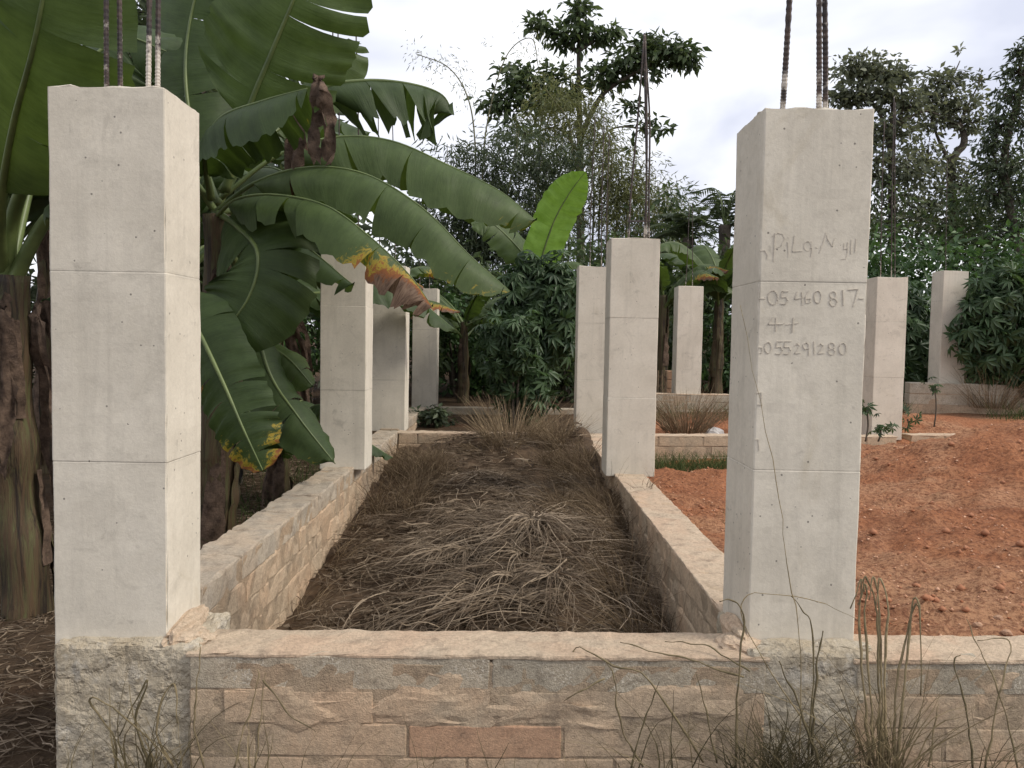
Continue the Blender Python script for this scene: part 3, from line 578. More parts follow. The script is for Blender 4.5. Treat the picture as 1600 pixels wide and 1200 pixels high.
def pseudostem(root, path, r0, r1, seed, material='pseudostem'):
    V, Fc = tube(smooth_path(path, 40), lambda t: (r0+(r1-r0)*t)*(1+.05*math.sin(t*23+seed)), 16, None, None, .28); part('pseudostem', V, Fc, material, root, smooth=True)
    rd = random.Random(seed); pth = smooth_path(path, 40)
    for k in range(7):                                               # papery leaf sheaths wrapped round the stem
        i0 = rd.randint(1, 26); ln = rd.randint(9, 14); a0 = rd.uniform(0, 6.28); wd = rd.uniform(.6, 1.3); V, Fc = [], []
        for i in range(ln+1):
            p = pth[min(40, i0+i)]; t = (i0+i)/40; rr = (r0+(r1-r0)*t)*1.06+.012+.02*math.sin(i/ln*3.14)*rd.random()
            for j in range(6): a = a0+wd*(j/5-.5)*(1-.5*i/ln); V.append(p+Vector((math.cos(a)*rr, math.sin(a)*rr, 0))*(1+.12*noise.noise(Vector((i*.5, j*.6, k+seed)))))
        for i in range(ln):
            for j in range(5): q = i*6+j; Fc.append((q, q+1, q+7, q+6))
        part('leaf_sheath', V, Fc, 'dead_leaf' if k % 2 else 'pseudostem', root, smooth=True)
def hang_dead(root, p, ln, w, seed, lean=(0, 0)):                       # withered leaf hanging as a crumpled, split sheet
    rd = random.Random(seed); V, Fc, n, m = [], [], 26, 8; a0 = rd.uniform(-.6, .6); pts = smooth_path([p+Vector((0, 0, .03)), p+Vector((lean[0]*.2, lean[1]*.2-.05, -.12*ln)), p+Vector((lean[0]*.7, lean[1]*.7, -.55*ln)), p+Vector((lean[0], lean[1], -ln))], n)
    for i in range(n+1):
        t = i/n; ww = w*(.25+.9*math.sin(min(1, t*1.25)*math.pi*.62))*(1 if t < .8 else 1-(t-.8)*2.2)
        for j in range(m+1):
            u = j/m*2-1; q = Vector((u*2.2, t*5, seed)); sp = .12*ln*max(0, t-.75)*noise.noise(Vector((j*1.7, seed, 3)))*4
            V.append(pts[i]+Vector((math.cos(a0), math.sin(a0), 0))*ww*u*(.75+.3*noise.noise(q))+Vector((-math.sin(a0), math.cos(a0), 0))*(w*.55*noise.noise(q*1.3+Vector((5, 0, 0)))+w*.25*math.sin(u*6+t*4))+Vector((0, 0, .05*noise.noise(q*1.8)-.5*w*abs(u)-sp)))
    for i in range(n):
        for j in range(m):
            if t_gap(i, j, seed): continue
            a = i*(m+1)+j; Fc.append((a, a+1, a+m+2, a+m+1))
    part('dead_leaf', V, Fc, 'dead_leaf', root, smooth=True)
def t_gap(i, j, seed): return i > 12 and (j+seed) % 3 == 0 and noise.noise(Vector((i*.2, j*2.3, seed))) > .05
def plant(label, base, h, r0, leaves, seed, mats=('banana_dark',), lean=(0, 0), dead=1, grp='banana plants along the left wall', reach=1.7, wd=.26):
    """leaves: list of (azimuth deg, rise deg, length); arching leaves off the stem top"""
    rd = random.Random(seed); base = Vector(base); root = thing('banana_plant', label, 'banana plant', base, grp); top = base+Vector((lean[0], lean[1], h))
    pseudostem(root, [base, base+Vector((lean[0]*.3, lean[1]*.3, h*.5)), top], r0, r0*.55, seed)
    for k, (az, el, ln) in enumerate(leaves):
        o = Vector((math.cos(R(az)), math.sin(R(az)), 0)); e = R(el); p0 = top-Vector((0, 0, rd.uniform(.05, .35)))
        pts = [p0, p0+(o*math.cos(e)+UP*math.sin(e))*ln*.3, p0+(o*math.cos(e*.75)+UP*math.sin(e*.75))*ln*.62+UP*ln*.02, p0+o*ln*(.5+.45*math.cos(e))+UP*ln*(math.sin(e)*.72-.22)]
        banana_leaf(root, pts, wd*ln/1.7*rd.uniform(.85, 1.15), (UP-o*.55).normalized(), (rd.uniform(15, 55), rd.uniform(15, 55)), rd.choice((.1, .25, .5)), 0 if rd.random() < .75 else .7, seed*17+k, rd.choice(mats), .13)
    for k in range(dead): a = rd.uniform(0, 6.28); hang_dead(root, top+Vector((math.cos(a)*.12, math.sin(a)*.12, -.1)), rd.uniform(.7, 1.2), .12, seed+k*3, (math.cos(a)*.25, math.sin(a)*.25))
    return root
Q = lambda *a: [P(*x) for x in a]
# the plant whose torn leaves reach over the left wall
b2 = gz(-1.86, 5.0); bp = thing('banana_plant', 'large banana plant with long torn leaves reaching over the low left wall', 'banana plant', b2, 'banana plants along the left wall')
ct = P(338, 335, 4.85); pseudostem(bp, [b2, (b2+ct)/2+Vector((.05, 0, 0)), ct], .13, .075, 4)
bl = lambda pts, w, **k: banana_leaf(bp, Q(*pts), w, **k)
bl([(338, 330, 4.85), (400, 285, 4.75), (480, 262, 4.65), (570, 272, 4.55), (660, 325, 4.5), (735, 400, 4.45), (797, 455, 4.45)], .29, droop=(72, 60), tear=.38, seed=11, dry=.30, gap=.09, rib=.008, pet=.16, curl=14)
bl([(336, 340, 4.8), (370, 312, 4.65), (430, 305, 4.5), (510, 322, 4.35), (580, 372, 4.25), (640, 430, 4.22), (676, 480, 4.22)], .225, droop=(74, 60), tear=.6, seed=12, dry=1.45, gap=.22, rib=.008, pet=.12, curl=12, tipw=.35, label='leaf with scorched yellow and brown ragged end')
bl([(345, 310, 4.95), (430, 245, 5.0), (520, 215, 5.05), (610, 220, 5.1), (700, 258, 5.1), (780, 298, 5.1), (838, 345, 5.1)], .35, droop=(76, 55), tear=.4, seed=13, dry=.25, gap=.09, rib=.008, pet=.2, curl=10)
bl([(345, 300, 4.95), (420, 200, 5.1), (500, 140, 5.2), (570, 126, 5.3), (640, 131, 5.4), (690, 148, 5.45), (709, 180, 5.45)], .38, droop=(80, 70), tear=1.0, seed=14, gap=.35, pet=.34, curl=5, material='banana_dark')
bl([(352, 300, 4.9), (385, 180, 4.8), (425, 80, 4.7), (470, -30, 4.6), (520, -180, 4.5)], .42, U=Vector((.25, -1, .1)), droop=(12, 8), tear=.1, seed=15, pet=.24, curl=10, rib=.015)
bl([(330, 310, 4.85), (320, 240, 4.6), (345, 185, 4.4), (410, 158, 4.25), (480, 138, 4.15)], .30, droop=(78, 70), tear=.25, seed=16, dry=.2, pet=.15, curl=6, material='banana_dark')
bl([(335, 330, 4.9), (368, 352, 4.62), (402, 395, 4.45), (388, 465, 4.4), (328, 545, 4.4)], .33, U=TOCAM, droop=(15, 20), tear=.2, seed=17, material='banana_dark')
bl([(250, 430, 4.5), (300, 500, 4.35), (345, 590, 4.25), (380, 670, 4.2), (412, 738, 4.2)], .215, U=Vector((-.3, -1, .3)), droop=(10, 14), tear=.15, seed=18, dry=.5, pet=.1, material='banana_dark')
bl([(345, 350, 5.0), (390, 470, 5.3), (420, 580, 5.3), (465, 650, 5.2), (524, 725, 5.15)], .22, U=Vector((.5, -1, .5)), droop=(30, 40), tear=.2, seed=19, dry=.25, pet=.3, material='banana_dark')
bl([(345, 360, 5.0), (360, 480, 5.6), (400, 525, 5.6), (450, 560, 5.5), (490, 605, 5.5)], .2, U=Vector((0, -.7, .7)), droop=(30, 45), tear=.2, seed=20, pet=.3)
bl([(340, 320, 5.0), (300, 200, 5.2), (290, 90, 5.3), (310, -20, 5.3), (350, -90, 5.2)], .42, U=TOCAM, droop=(15, 25), tear=.25, seed=21, material='banana_dark', pet=.2)
bl([(340, 320, 5.1), (395, 230, 5.4), (450, 190, 5.6), (530, 100, 5.7), (545, 60, 5.7)], .2, U=Vector((.2, -1, .3)), droop=(20, 30), tear=.4, seed=23, pet=.4)
bl([(336, 330, 4.9), (280, 250, 4.7), (230, 230, 4.5), (180, 260, 4.3)], .3, droop=(50, 50), tear=.3, seed=24, material='banana_dark')
bl([(340, 330, 5.0), (420, 330, 5.6), (500, 380, 6.4), (560, 470, 7.0)], .3, droop=(60, 60), tear=.3, seed=25, material='banana_dark')
hang_dead(bp, P(500, 125, 4.6), .42, .10, 31, (.02, 0)); hang_dead(bp, P(470, 160, 4.7), .5, .08, 32, (-.05, 0)); hang_dead(bp, P(345, 420, 4.8), .28, .05, 33, (-.02, -.05))
# the plant at the left edge
b1_ = gz(-2.42, 4.05); bq = thing('banana_plant', 'banana plant with brown peeling stem beside the nearest cream column', 'banana plant', b1_, 'banana plants along the left wall'); ct = P(20, 430, 4.0)
pseudostem(bq, [b1_, (b1_+ct)/2+Vector((-.03, 0, 0)), ct], .125, .075, 9)
br = lambda pts, w, **k: banana_leaf(bq, Q(*pts), w, **k)
br([(10, 440, 4.0), (18, 350, 3.9), (45, 270, 3.7), (85, 200, 3.5), (140, 120, 3.3)], .2, U=TOCAM, droop=(20, 20), tear=.1, seed=41, pet=.45, material='banana_dark', rib=.02)
br([(20, 450, 4.0), (40, 400, 3.95), (75, 340, 3.9), (130, 290, 3.8), (200, 280, 3.7)], .25, droop=(50, 50), tear=.2, seed=42, pet=.5, material='banana_dark', rib=.02)
br([(5, 430, 4.0), (0, 330, 3.7), (20, 200, 3.3), (55, 60, 3.0), (95, -160, 2.85)], .36, U=Vector((.15, -1, -.15)), droop=(8, 10), tear=.05, seed=43, pet=.34, rib=.016, curl=8)
br([(15, 430, 4.0), (-60, 300, 3.9), (-60, 120, 3.9), (-20, -60, 3.8)], .4, U=TOCAM, droop=(10, 20), tear=.2, seed=44, material='banana_dark', pet=.25)
br([(15, 430, 4.1), (60, 250, 4.4), (120, 120, 4.6), (190, 60, 4.7), (260, 80, 4.7)], .38, U=Vector((0, -1, .5)), droop=(30, 40), tear=.3, seed=45, material='banana_dark', pet=.25)
hang_dead(bq, P(12, 470, 3.85), .8, .08, 47, (-.05, 0)); hang_dead(bq, P(62, 480, 4.05), .9, .07, 49, (.06, 0))
rr = random.Random(5)
def ring(n, e0, e1, l0, l1, a0=0, a1=360): return [(a0+(a1-a0)*(k+rr.random()*.7)/n, rr.uniform(e0, e1), rr.uniform(l0, l1)) for k in range(n)]
plant('tall dark banana plant standing behind the brown stemmed one', gz(-3.5, 5.7), 2.3, .13, ring(11, 20, 75, 1.7, 2.3), 61)
plant('banana plant hidden in leaves behind the nearest cream column', gz(-2.55, 6.4), 2.2, .12, ring(12, 10, 75, 1.7, 2.3), 62)
plant('banana plant in deep shade beyond the left wall with low hanging leaves', gz(-2.3, 7.8), 1.9, .12, ring(11, -10, 70, 1.5, 2.1), 63, ('banana_dark', 'banana'))
plant('banana plant deep in the grove with upright leaves', gz(-4.3, 7.6), 2.6, .13, ring(10, 20, 80, 1.9, 2.5), 64)
plant('young banana plant low in the shade by the left wall', gz(-1.85, 6.6), .6, .07, ring(7, 5, 70, .8, 1.2), 65, dead=1)
plant('banana plant beside the far end of the left wall', gz(-2.0, 10.6), 1.4, .11, ring(9, 10, 75, 1.4, 1.9), 66, ('banana', 'banana_dark'))
plant('tall banana plant at the back of the grove', gz(-3.3, 9.6), 2.6, .13, ring(9, 20, 80, 1.9, 2.5), 67)
# young plant with the bright unrolling leaf, and the plants behind the far columns
by = gz(.4, 11.9); yp = thing('banana_plant', 'young banana plant with one bright yellow green upright leaf', 'banana plant', by, 'banana plants behind the far columns'); ct = P(842, 440, 11.9)
pseudostem(yp, [by, (by+ct)/2, ct], .08, .05, 7)
banana_leaf(yp, Q((842, 440, 11.9), (846, 405, 11.8), (866, 345, 11.7), (891, 300, 11.6), (915, 268, 11.5)), .31, U=Vector((.5, -1, .1)), droop=(4, 10), tear=0, seed=71, material='banana_young', pet=.1, curl=-8, tipw=.9, label='bright yellow green upright new leaf')
banana_leaf(yp, Q((842, 440, 11.9), (820, 400, 11.9), (770, 350, 11.8), (735, 350, 11.7)), .3, U=Vector((0, -.8, .8)), droop=(10, 20), tear=.1, seed=72, material='banana', pet=.15)
banana_leaf(yp, Q((842, 440, 11.9), (860, 420, 12), (900, 410, 12), (935, 440, 12)), .2, droop=(40, 30), tear=.1, seed=73, material='banana', pet=.2)
plant('banana plant with pale leaves behind the column with leaning rebar', gz(2.35, 12.9), 1.7, .11, ring(9, 25, 80, 1.3, 1.8), 68, ('banana', 'banana_dark'), dead=0, grp='banana plants behind the far columns')
plant('banana plant in the shade behind the written column', gz(3.3, 13.2), 1.7, .11, ring(9, 25, 80, 1.4, 1.9), 69, ('banana_dark', 'banana'), dead=0, grp='banana plants behind the far columns')
plant('small banana plant with pale leaves behind the thin left column', gz(-.75, 12.6), 1.3, .1, ring(8, 10, 70, 1.2, 1.6), 70, ('banana',), dead=0, grp='banana plants behind the far columns')

# ---------------------------------------------------------------- cassava, shrubs, trees
CG = 'cassava shrubs round the plot'
bush('dense cassava shrub filling the gap between the far left and right columns', .35, 10.9, .72, .5, 2.2, 1300, .19, .05, 'f_cassava', 101, 'cassava_shrub', CG, 'palm', 'cassava', low=-.15)
bush('lower cassava shrub beside the shorter column', .0, 10.3, .45, .4, 1.5, 420, .17, .05, 'f_cassava', 102, 'cassava_shrub', CG, 'palm', 'cassava', low=-.15)
bush('dark cassava shrub wrapped round the half swallowed column', 6.95, 10.95, .95, .45, 2.0, 1500, .19, .05, 'f_cassava', 103, 'cassava_shrub', CG, 'palm', 'cassava', low=-.1, z=.75)
bush('cassava shrub between the stained column and the half swallowed one', 5.9, 13.0, 1.2, .8, 2.2, 900, .2, .05, 'f_cassava', 104, 'cassava_shrub', CG, 'palm', 'cassava', low=-.15)
bush('cassava shrub at the right end of the raised wall', 9.0, 11.9, 1.3, .8, 2.3, 900, .2, .05, 'f_cassava', 105, 'cassava_shrub', CG, 'palm', 'cassava', low=-.1, z=.75)
bush('small creeper sprawling over the left wall stub', -1.0, 10.2, .30, .5, .5, 350, .09, .05, 'f_dark', 106, 'creeper', None, 'leaf', 'creeper', low=-.2)
NM = ['dark leafy shrub', 'fresh green shrub', 'olive green shrub', 'tangled shrub']
spots = [(-6.5, 12, 2.4, 3.6, 'f_dark'), (-4.3, 13, 2.2, 3.4, 'f_dark'), (-2.4, 14.5, 1.9, 3.0, 'f_dark'), (-.7, 15, 1.8, 2.6, 'f_mid'), (1.0, 15.5, 1.8, 2.9, 'f_mid'), (2.6, 16, 1.8, 2.6, 'f_mid'), (4.4, 16.5, 2.0, 3.0, 'f_mid'), (6.4, 15.5, 1.9, 3.1, 'f_green'), (8.6, 15, 2.0, 2.9, 'f_green'), (10.8, 15, 2.0, 3.2, 'f_green'), (12.8, 15.5, 2.0, 3.2, 'f_green'),
         (-1.5, 19, 2.2, 4.2, 'f_dark'), (3.6, 20, 2.2, 3.9, 'f_mid'), (7.6, 20, 2.5, 5.0, 'f_mid'), (11, 20, 2.6, 5.8, 'f_mid'), (14.5, 20, 2.6, 5.8, 'f_mid'), (-6, 18, 3, 5.5, 'f_dark')]
where = ['at the back of the banana grove', 'behind the banana stems', 'beyond the far end of the left wall', 'behind the farthest thin column', 'behind the dense cassava shrub', 'behind the pale thin column', 'behind the written column', 'behind the stained column', 'behind the half swallowed column', 'behind the raised wall', 'past the end of the raised wall',
         'below the arching bamboo', 'below the bare sky gap beside the leaning rebar', 'below the tree with the forked grey trunk', 'below the tree with the crooked limb', 'below the feathery tree', 'deep behind the banana grove']
for k, ((x, y, rx, h, m), w) in enumerate(zip(spots, where)):
    bush({'f_dark': 'dark leafy shrub ', 'f_mid': 'mid green shrub ', 'f_green': 'fresh green shrub '}[m]+w, x, y, rx, rx*.7, h, 3600, .17 if y < 17 else .2, .075, m, 200+k, low=-.1)
low = [(-3.4, 11.4, 'behind the creeper on the left wall stub'), (-1.9, 12.4, 'low beside the far end of the left wall'), (-.9, 13.4, 'low behind the farthest thin column'), (.9, 13.0, 'low behind the dense cassava shrub'), (1.7, 13.9, 'low between the shorter column and the pale thin one'), (2.7, 14.2, 'low behind the block pier'), (3.7, 14.0, 'low behind the written column'), (4.9, 13.6, 'low beside the stained column'), (7.6, 13.4, 'low behind the raised wall'), (10.0, 13.2, 'low past the end of the raised wall')]
for k, (x, y, w) in enumerate(low): bush(('leafy green shrub ', 'dense green shrub ')[k % 2]+w, x, y, 1.0, .6, 1.9, 1900, .14, .06, ('f_green', 'f_mid')[k % 2], 240+k, low=-.28)
# grove trees closing the left
for k, (x, y, h, r0) in enumerate(((-5.2, 10.2, 7.5, 2.4), (-8.2, 9.2, 7.5, 2.6), (-4.6, 13.5, 5.6, 1.8))):
    t0 = gz(x, y); cl = [(t0+Vector((math.cos(a)*r0*.55, math.sin(a)*r0*.55, h*(.45+.14*(a % 3)))), (r0*.62, r0*.62, r0*.5), 1100) for a in (0, 1.1, 2.2, 3.3, 4.4, 5.5)]
    tree('shade_tree', ['broad dark tree rising behind the banana grove', 'dark tree at the outer edge of the banana grove', 'dark tree behind the far end of the banana grove'][k], 'tree', [([t0, t0+Vector((.2, 0, h*.4)), t0+Vector((-.1, .1, h*.8))], .16, .05)], cl, .2, .09, 'f_dark', 300+k, 'dark trees behind the banana grove')
# umbrella tree on the skyline
Y = 23; b = gz(1.9, Y); tip = P(903, 40, Y)
tree('umbrella_tree', 'tall umbrella tree with layered flat crowns on the skyline', 'tree',
     [([b, P(907, 400, Y), P(906, 250, Y), P(904, 130, Y), P(905, 30, Y)], .17, .04), ([P(906, 215, Y), P(940, 150, Y), P(985, 118, Y-.3), P(1030, 95, Y-.5), P(1065, 85, Y-.5)], .09, .02), ([P(905, 150, Y), P(880, 170, Y), P(835, 165, Y), P(800, 140, Y)], .07, .02),
      ([P(905, 85, Y), P(880, 60, Y), P(850, 45, Y)], .05, .015), ([P(905, 80, Y), P(935, 60, Y), P(955, 50, Y)], .05, .015), ([P(906, 270, Y), P(950, 205, Y-.4), P(1000, 200, Y-.4), P(1040, 205, Y-.4)], .04, .012), ([P(906, 240, Y), P(870, 200, Y), P(820, 215, Y)], .05, .015)],
     [pc(905, 28, Y, 17, 22, 186), pc(905, 60, Y, 26, 14, 198), pc(878, 58, Y, 22, 9, 148), pc(850, 42, Y, 20, 9, 124), pc(835, 30, Y, 10, 7, 49), pc(935, 57, Y, 20, 8, 124), pc(958, 48, Y, 14, 7, 74), pc(912, 6, Y, 9, 9, 49),
      pc(1000, 92, Y-.3, 36, 22, 384), pc(1040, 82, Y-.5, 32, 20, 347), pc(1068, 88, Y-.5, 24, 17, 198), pc(1012, 68, Y-.4, 20, 9, 111), pc(965, 108, Y, 28, 16, 223), pc(940, 122, Y, 30, 14, 210), pc(1080, 102, Y-.5, 10, 6, 43),
      pc(800, 115, Y, 22, 22, 198), pc(825, 130, Y, 32, 18, 260), pc(790, 155, Y, 32, 14, 210), pc(845, 160, Y, 34, 14, 235), pc(870, 118, Y, 28, 14, 186), pc(888, 150, Y, 26, 14, 173), pc(780, 165, Y, 24, 8, 99), pc(820, 205, Y, 40, 14, 186),
      pc(985, 165, Y-.4, 16, 10, 55), pc(1010, 190, Y-.4, 18, 9, 55), pc(1035, 203, Y-.4, 15, 6, 37), pc(1048, 200, Y-.4, 6, 4, 12), pc(985, 228, Y-.4, 8, 5, 14)],
     .27, .11, 'f_mid', 400, droop=.45, sub=8, spread=.36, twig=.02)
# bamboo
def bamboo(label, px, Y, culms, mat_='f_bamboo', seed=0, leaf=.16, dens=60):
    r = np.random.default_rng(seed); x = P(px, 530, Y).x; root = thing('bamboo_clump', label, 'bamboo', gz(x, Y), 'bamboo on the skyline'); pv, dv = [], []
    for pts, rad, a, b_, n in culms:
        q = [P(*p) for p in pts]; q = [gz(q[0].x, q[0].y)]+q; sp = smooth_path(q, 40); V, Fc = tube(sp, lambda t: rad*(1-.8*t)+.004, 6); part('culm', V, Fc, 'bamboo', root, smooth=True); m = len(sp)
        for k in range(n):
            t = a+(b_-a)*r.random(); p = np.array(sp[min(m-1, int(t*m))]); tw = r.normal(size=3)*np.array([.28, .28, .16]); c = p+tw
            for l in range(7): pv.append(c+r.normal(size=3)*.09); dv.append(tw*1.2+r.normal(size=3)*.35+np.array([0, 0, -.4]))
    pv = np.array(pv); dv = np.array(dv); V, Fc, T = diamonds(pv, dv, r.normal(size=pv.shape)+np.array([0, 0, .5]), leaf*r.uniform(.7, 1.3, len(pv)), leaf*.17, np.clip(r.normal(.5, .25, len(pv)), 0, 1)); part('crown', V, Fc, mat_, root, {'tint': T}); return root
bamboo('thin bamboo stem arching out against the white sky', 742, 19, [([(742, 330, 19), (742, 220, 19), (730, 150, 19), (700, 105, 19), (650, 84, 19)], .022, .55, 1, 34), ([(752, 330, 19), (760, 200, 19), (790, 90, 19), (830, 60, 19), (842, 110, 19)], .018, .6, 1, 22)], seed=501, leaf=.11)
r_ = random.Random(3)
bamboo('olive bamboo clump with straight grey stems below the umbrella tree', 930, 20, [([(px, 400, 20+dy), (px+3, 300, 20+dy), (px+r_.uniform(-12, 12), top+60, 20+dy), (px+r_.uniform(-40, 40), top, 20+dy)], .03, .35, 1, 150) for px, top, dy in ((850, 150, 0), (870, 130, .5), (888, 140, -.3), (905, 150, .4), (925, 165, 0), (935, 175, .5), (948, 190, -.3), (962, 215, .3), (978, 250, 0), (838, 190, .2))], seed=502)
bamboo('low olive bamboo thicket beside the leaning rebar', 1020, 21, [([(px, 420, 21+dy), (px, 370, 21+dy), (px+r_.uniform(-20, 20), top, 21+dy)], .02, .4, 1, 130) for px, top, dy in ((985, 290, 0), (1000, 280, .4), (1018, 285, -.2), (1035, 290, .3), (1050, 300, 0), (1065, 310, .2), (960, 300, 0))], seed=503)
bamboo('dark feathery thicket left of the bamboo', 790, 18.5, [([(px, 420, 18.5+dy), (px, 330, 18.5+dy), (px+r_.uniform(-25, 25), top, 18.5+dy)], .02, .35, 1, 140) for px, top, dy in ((700, 225, 0), (720, 225, .3), (745, 225, 0), (770, 220, .3), (790, 205, -.2), (812, 205, .3), (835, 220, 0), (855, 225, .3), (760, 250, .6), (880, 240, .2))], 'f_dark', seed=504, leaf=.2)
# palms with narrow leaflets
def palm(label, px, py, Y, n, ln, seed, mat_='f_dark'):
    c = P(px, py, Y); g = gz(c.x, c.y); r = np.random.default_rng(seed); root = thing('palm', label, 'palm', g, 'palms behind the far columns'); V, Fc = tube(smooth_path([g, (g+c)/2, c], 8), .12, 8, wob=.3); part('trunk', V, Fc, 'bark', root, smooth=True)
    for k in range(n):
        a = r.uniform(0, 6.28); e = r.uniform(.1, 1.3); o = Vector((math.cos(a), math.sin(a), 0)); l = ln*r.uniform(.75, 1.1); sp = smooth_path([c, c+(o*math.cos(e)+UP*math.sin(e))*l*.5, c+o*l*(.35+.55*math.cos(e))+UP*l*(math.sin(e)*.75-.2)], 20); pv, dv = [], []
        for i in range(2, 21):
            t = (sp[min(20, i+1)]-sp[i-1]).normalized(); s = t.cross(UP).normalized()
            for sg in (-1, 1): pv.append(sp[i]); dv.append(s*sg+t*.7-UP*.35)
        pv = np.array(pv); dv = np.array(dv); V, Fc, T = diamonds(pv, dv, np.tile([0, 0, 1.], (len(pv), 1)), .34*ln/1.8, .035, np.clip(r.normal(.5, .2, len(pv)), 0, 1)); fr = part('frond', V, Fc, mat_, root, {'tint': T})
        V, Fc = tube(sp, lambda t: .012*(1-t)+.003, 4); part('rachis', V, Fc, 'petiole', fr, smooth=True)
palm('dark palm showing between the leaning rebar and the written column', 1075, 372, 17, 16, 1.1, 601); palm('dark palm half hidden by the written column', 1132, 352, 16.5, 16, 1.4, 602); palm('small palm low among the banana leaves', 360, 640, 7.2, 10, .7, 603, 'f_mid')
# right hand trees
TG = 'tall trees beyond the raised wall'
Y = 21
tree('forked_tree', 'tall tree with pale forked trunk and thin grey green crown', 'tree', [([gz(9.8, Y), P(1396, 400, Y), P(1393, 250, Y), P(1396, 150, Y)], .16, .05), ([P(1394, 260, Y), P(1380, 190, Y), P(1350, 140, Y)], .07, .02), ([P(1395, 220, Y), P(1410, 170, Y), P(1405, 110, Y)], .06, .015), ([P(1394, 200, Y), P(1440, 175, Y), P(1470, 180, Y)], .05, .015)],
     [pc(1340, 110, Y, 34, 16, 520), pc(1375, 108, Y, 34, 15, 480), pc(1405, 118, Y, 24, 12, 260), pc(1330, 150, Y, 30, 16, 420), pc(1370, 150, Y, 36, 20, 480), pc(1420, 160, Y, 32, 18, 380), pc(1400, 200, Y, 40, 24, 420), pc(1350, 210, Y, 36, 30, 500), pc(1370, 270, Y, 44, 34, 700), pc(1420, 270, Y, 40, 34, 560), pc(1395, 340, Y, 50, 40, 800), pc(1310, 150, Y, 16, 12, 120)], .17, .085, 'f_grey', 410, TG, sub=16, spread=.3)
tree('crooked_tree', 'tall tree with a dark crooked limb and open crown', 'tree', [([gz(11.7, Y+.8), P(1490, 400, Y+.8), P(1488, 260, Y+.8), P(1506, 225, Y+.8), P(1502, 200, Y+.8), P(1485, 190, Y+.8)], .13, .07), ([P(1488, 200, Y+.8), P(1478, 150, Y+.8), P(1500, 95, Y+.8)], .05, .012), ([P(1486, 260, Y+.8), P(1460, 200, Y+.8), P(1450, 150, Y+.8)], .06, .015), ([P(1495, 200, Y+.8), P(1520, 150, Y+.8), P(1535, 120, Y+.8)], .04, .01)],
     [pc(1470, 125, Y+.8, 24, 14, 260), pc(1460, 150, Y+.8, 34, 18, 420), pc(1500, 165, Y+.8, 34, 18, 420), pc(1518, 190, Y+.8, 24, 14, 240), pc(1455, 190, Y+.8, 30, 20, 340), pc(1498, 120, Y+.8, 16, 10, 80), pc(1530, 125, Y+.8, 12, 10, 50), pc(1450, 250, Y+.8, 34, 30, 460), pc(1440, 320, Y+.8, 40, 40, 620), pc(1500, 290, Y+.8, 36, 36, 520), pc(1530, 340, Y+.8, 40, 34, 620), pc(1480, 360, Y+.8, 50, 34, 700), pc(1498, 78, Y+.8, 6, 6, 16)], .17, .085, 'f_grey', 411, TG, sub=16, spread=.3)
Y = 18
tree('feathery_tree', 'dark feathery tree leaning in beyond the raised wall', 'tree', [([gz(11.9, Y), P(1600, 420, Y), P(1570, 260, Y), P(1590, 160, Y), P(1615, 60, Y)], .14, .04), ([P(1575, 280, Y), P(1552, 240, Y), P(1560, 200, Y)], .05, .012)],
     [pc(1600, 75, Y, 16, 20, 220), pc(1590, 110, Y, 18, 22, 260), pc(1582, 150, Y, 26, 22, 360), pc(1560, 195, Y, 26, 16, 320), pc(1600, 190, Y, 28, 24, 360), pc(1545, 225, Y, 22, 14, 260), pc(1575, 255, Y, 36, 24, 520), pc(1545, 265, Y, 22, 14, 220), pc(1605, 290, Y, 34, 30, 420), pc(1560, 300, Y, 36, 22, 440), pc(1625, 130, Y, 40, 60, 700), pc(1590, 350, Y, 40, 34, 500)], .15, .05, 'f_dark', 412, TG, droop=.6, sub=14, spread=.3)
# ---------------------------------------------------------------- straw, grass, weeds
def ribbons(r, base, d, Ln, W, bend, tint, k=6, wig=.08, taper=.75):
    """thin bent blades: base (n,3), direction d, length, width, bend vector (n,3)"""
    n = len(base); t = np.linspace(0, 1, k)[None, :, None]; d = unit(d); Ln = np.broadcast_to(np.asarray(Ln, float), (n,))[:, None, None]; W = np.broadcast_to(np.asarray(W, float), (n,))[:, None, None]
    ph = r.uniform(0, 6.28, (n, 1, 1)); sd = unit(np.cross(d, r.normal(size=(n, 3))))
    c = base[:, None, :]+d[:, None, :]*Ln*t+bend[:, None, :]*Ln*t*t+sd[:, None, :]*Ln*wig*np.sin(t*5+ph)*t
    w = sd[:, None, :]*W*.5*(1-taper*t); up_ = np.cross(sd, d)[:, None, :]*W*.35*(1-taper*t)
    V = np.stack([c-w, c+up_, c+w], 2).reshape(n, k*3, 3)
    f = []
    for i in range(k-1):
        for s in (0, 1): a = i*3+s; f.append((a, a+1, a+4, a+3))
    Fc = (np.arange(n)[:, None, None]*k*3+np.array(f)[None]).reshape(-1, 4)
    return V.reshape(-1, 3), Fc, np.repeat(tint, k*3)
def blades(name, parent, sets, material, **kw):
    Vs, Fs, Ts = [], [], []; b = 0
    for V, Fc, T in sets: Vs.append(V); Fs.append(Fc+b); Ts.append(T); b += len(V)
    return part(name, np.concatenate(Vs), np.concatenate(Fs), material, parent, {'tint': np.concatenate(Ts)}, **kw)
r = np.random.default_rng(77)
def mound(x, y):                                                    # the cut straw lies heaped in the bay
    m = .08+.33*math.exp(-((x-.12)/.50)**2-((y-4.3)/.85)**2)+.05*sstep(-.9, -.2, x)+.05*math.exp(-((x+.4)/.4)**2-((y-5.6)/.7)**2)+.08*sstep(6.6, 7.8, y)+.10*math.exp(-((x-.70)/.16)**2)*sstep(3.8, 6, y)
    m *= .35+.65*sstep(-1.15, -.5, x); return G(x, y)+m+.08*noise.noise(Vector((x*2.6, y*2.6, 2)))+.05*noise.noise(Vector((x*8, y*8, 5)))
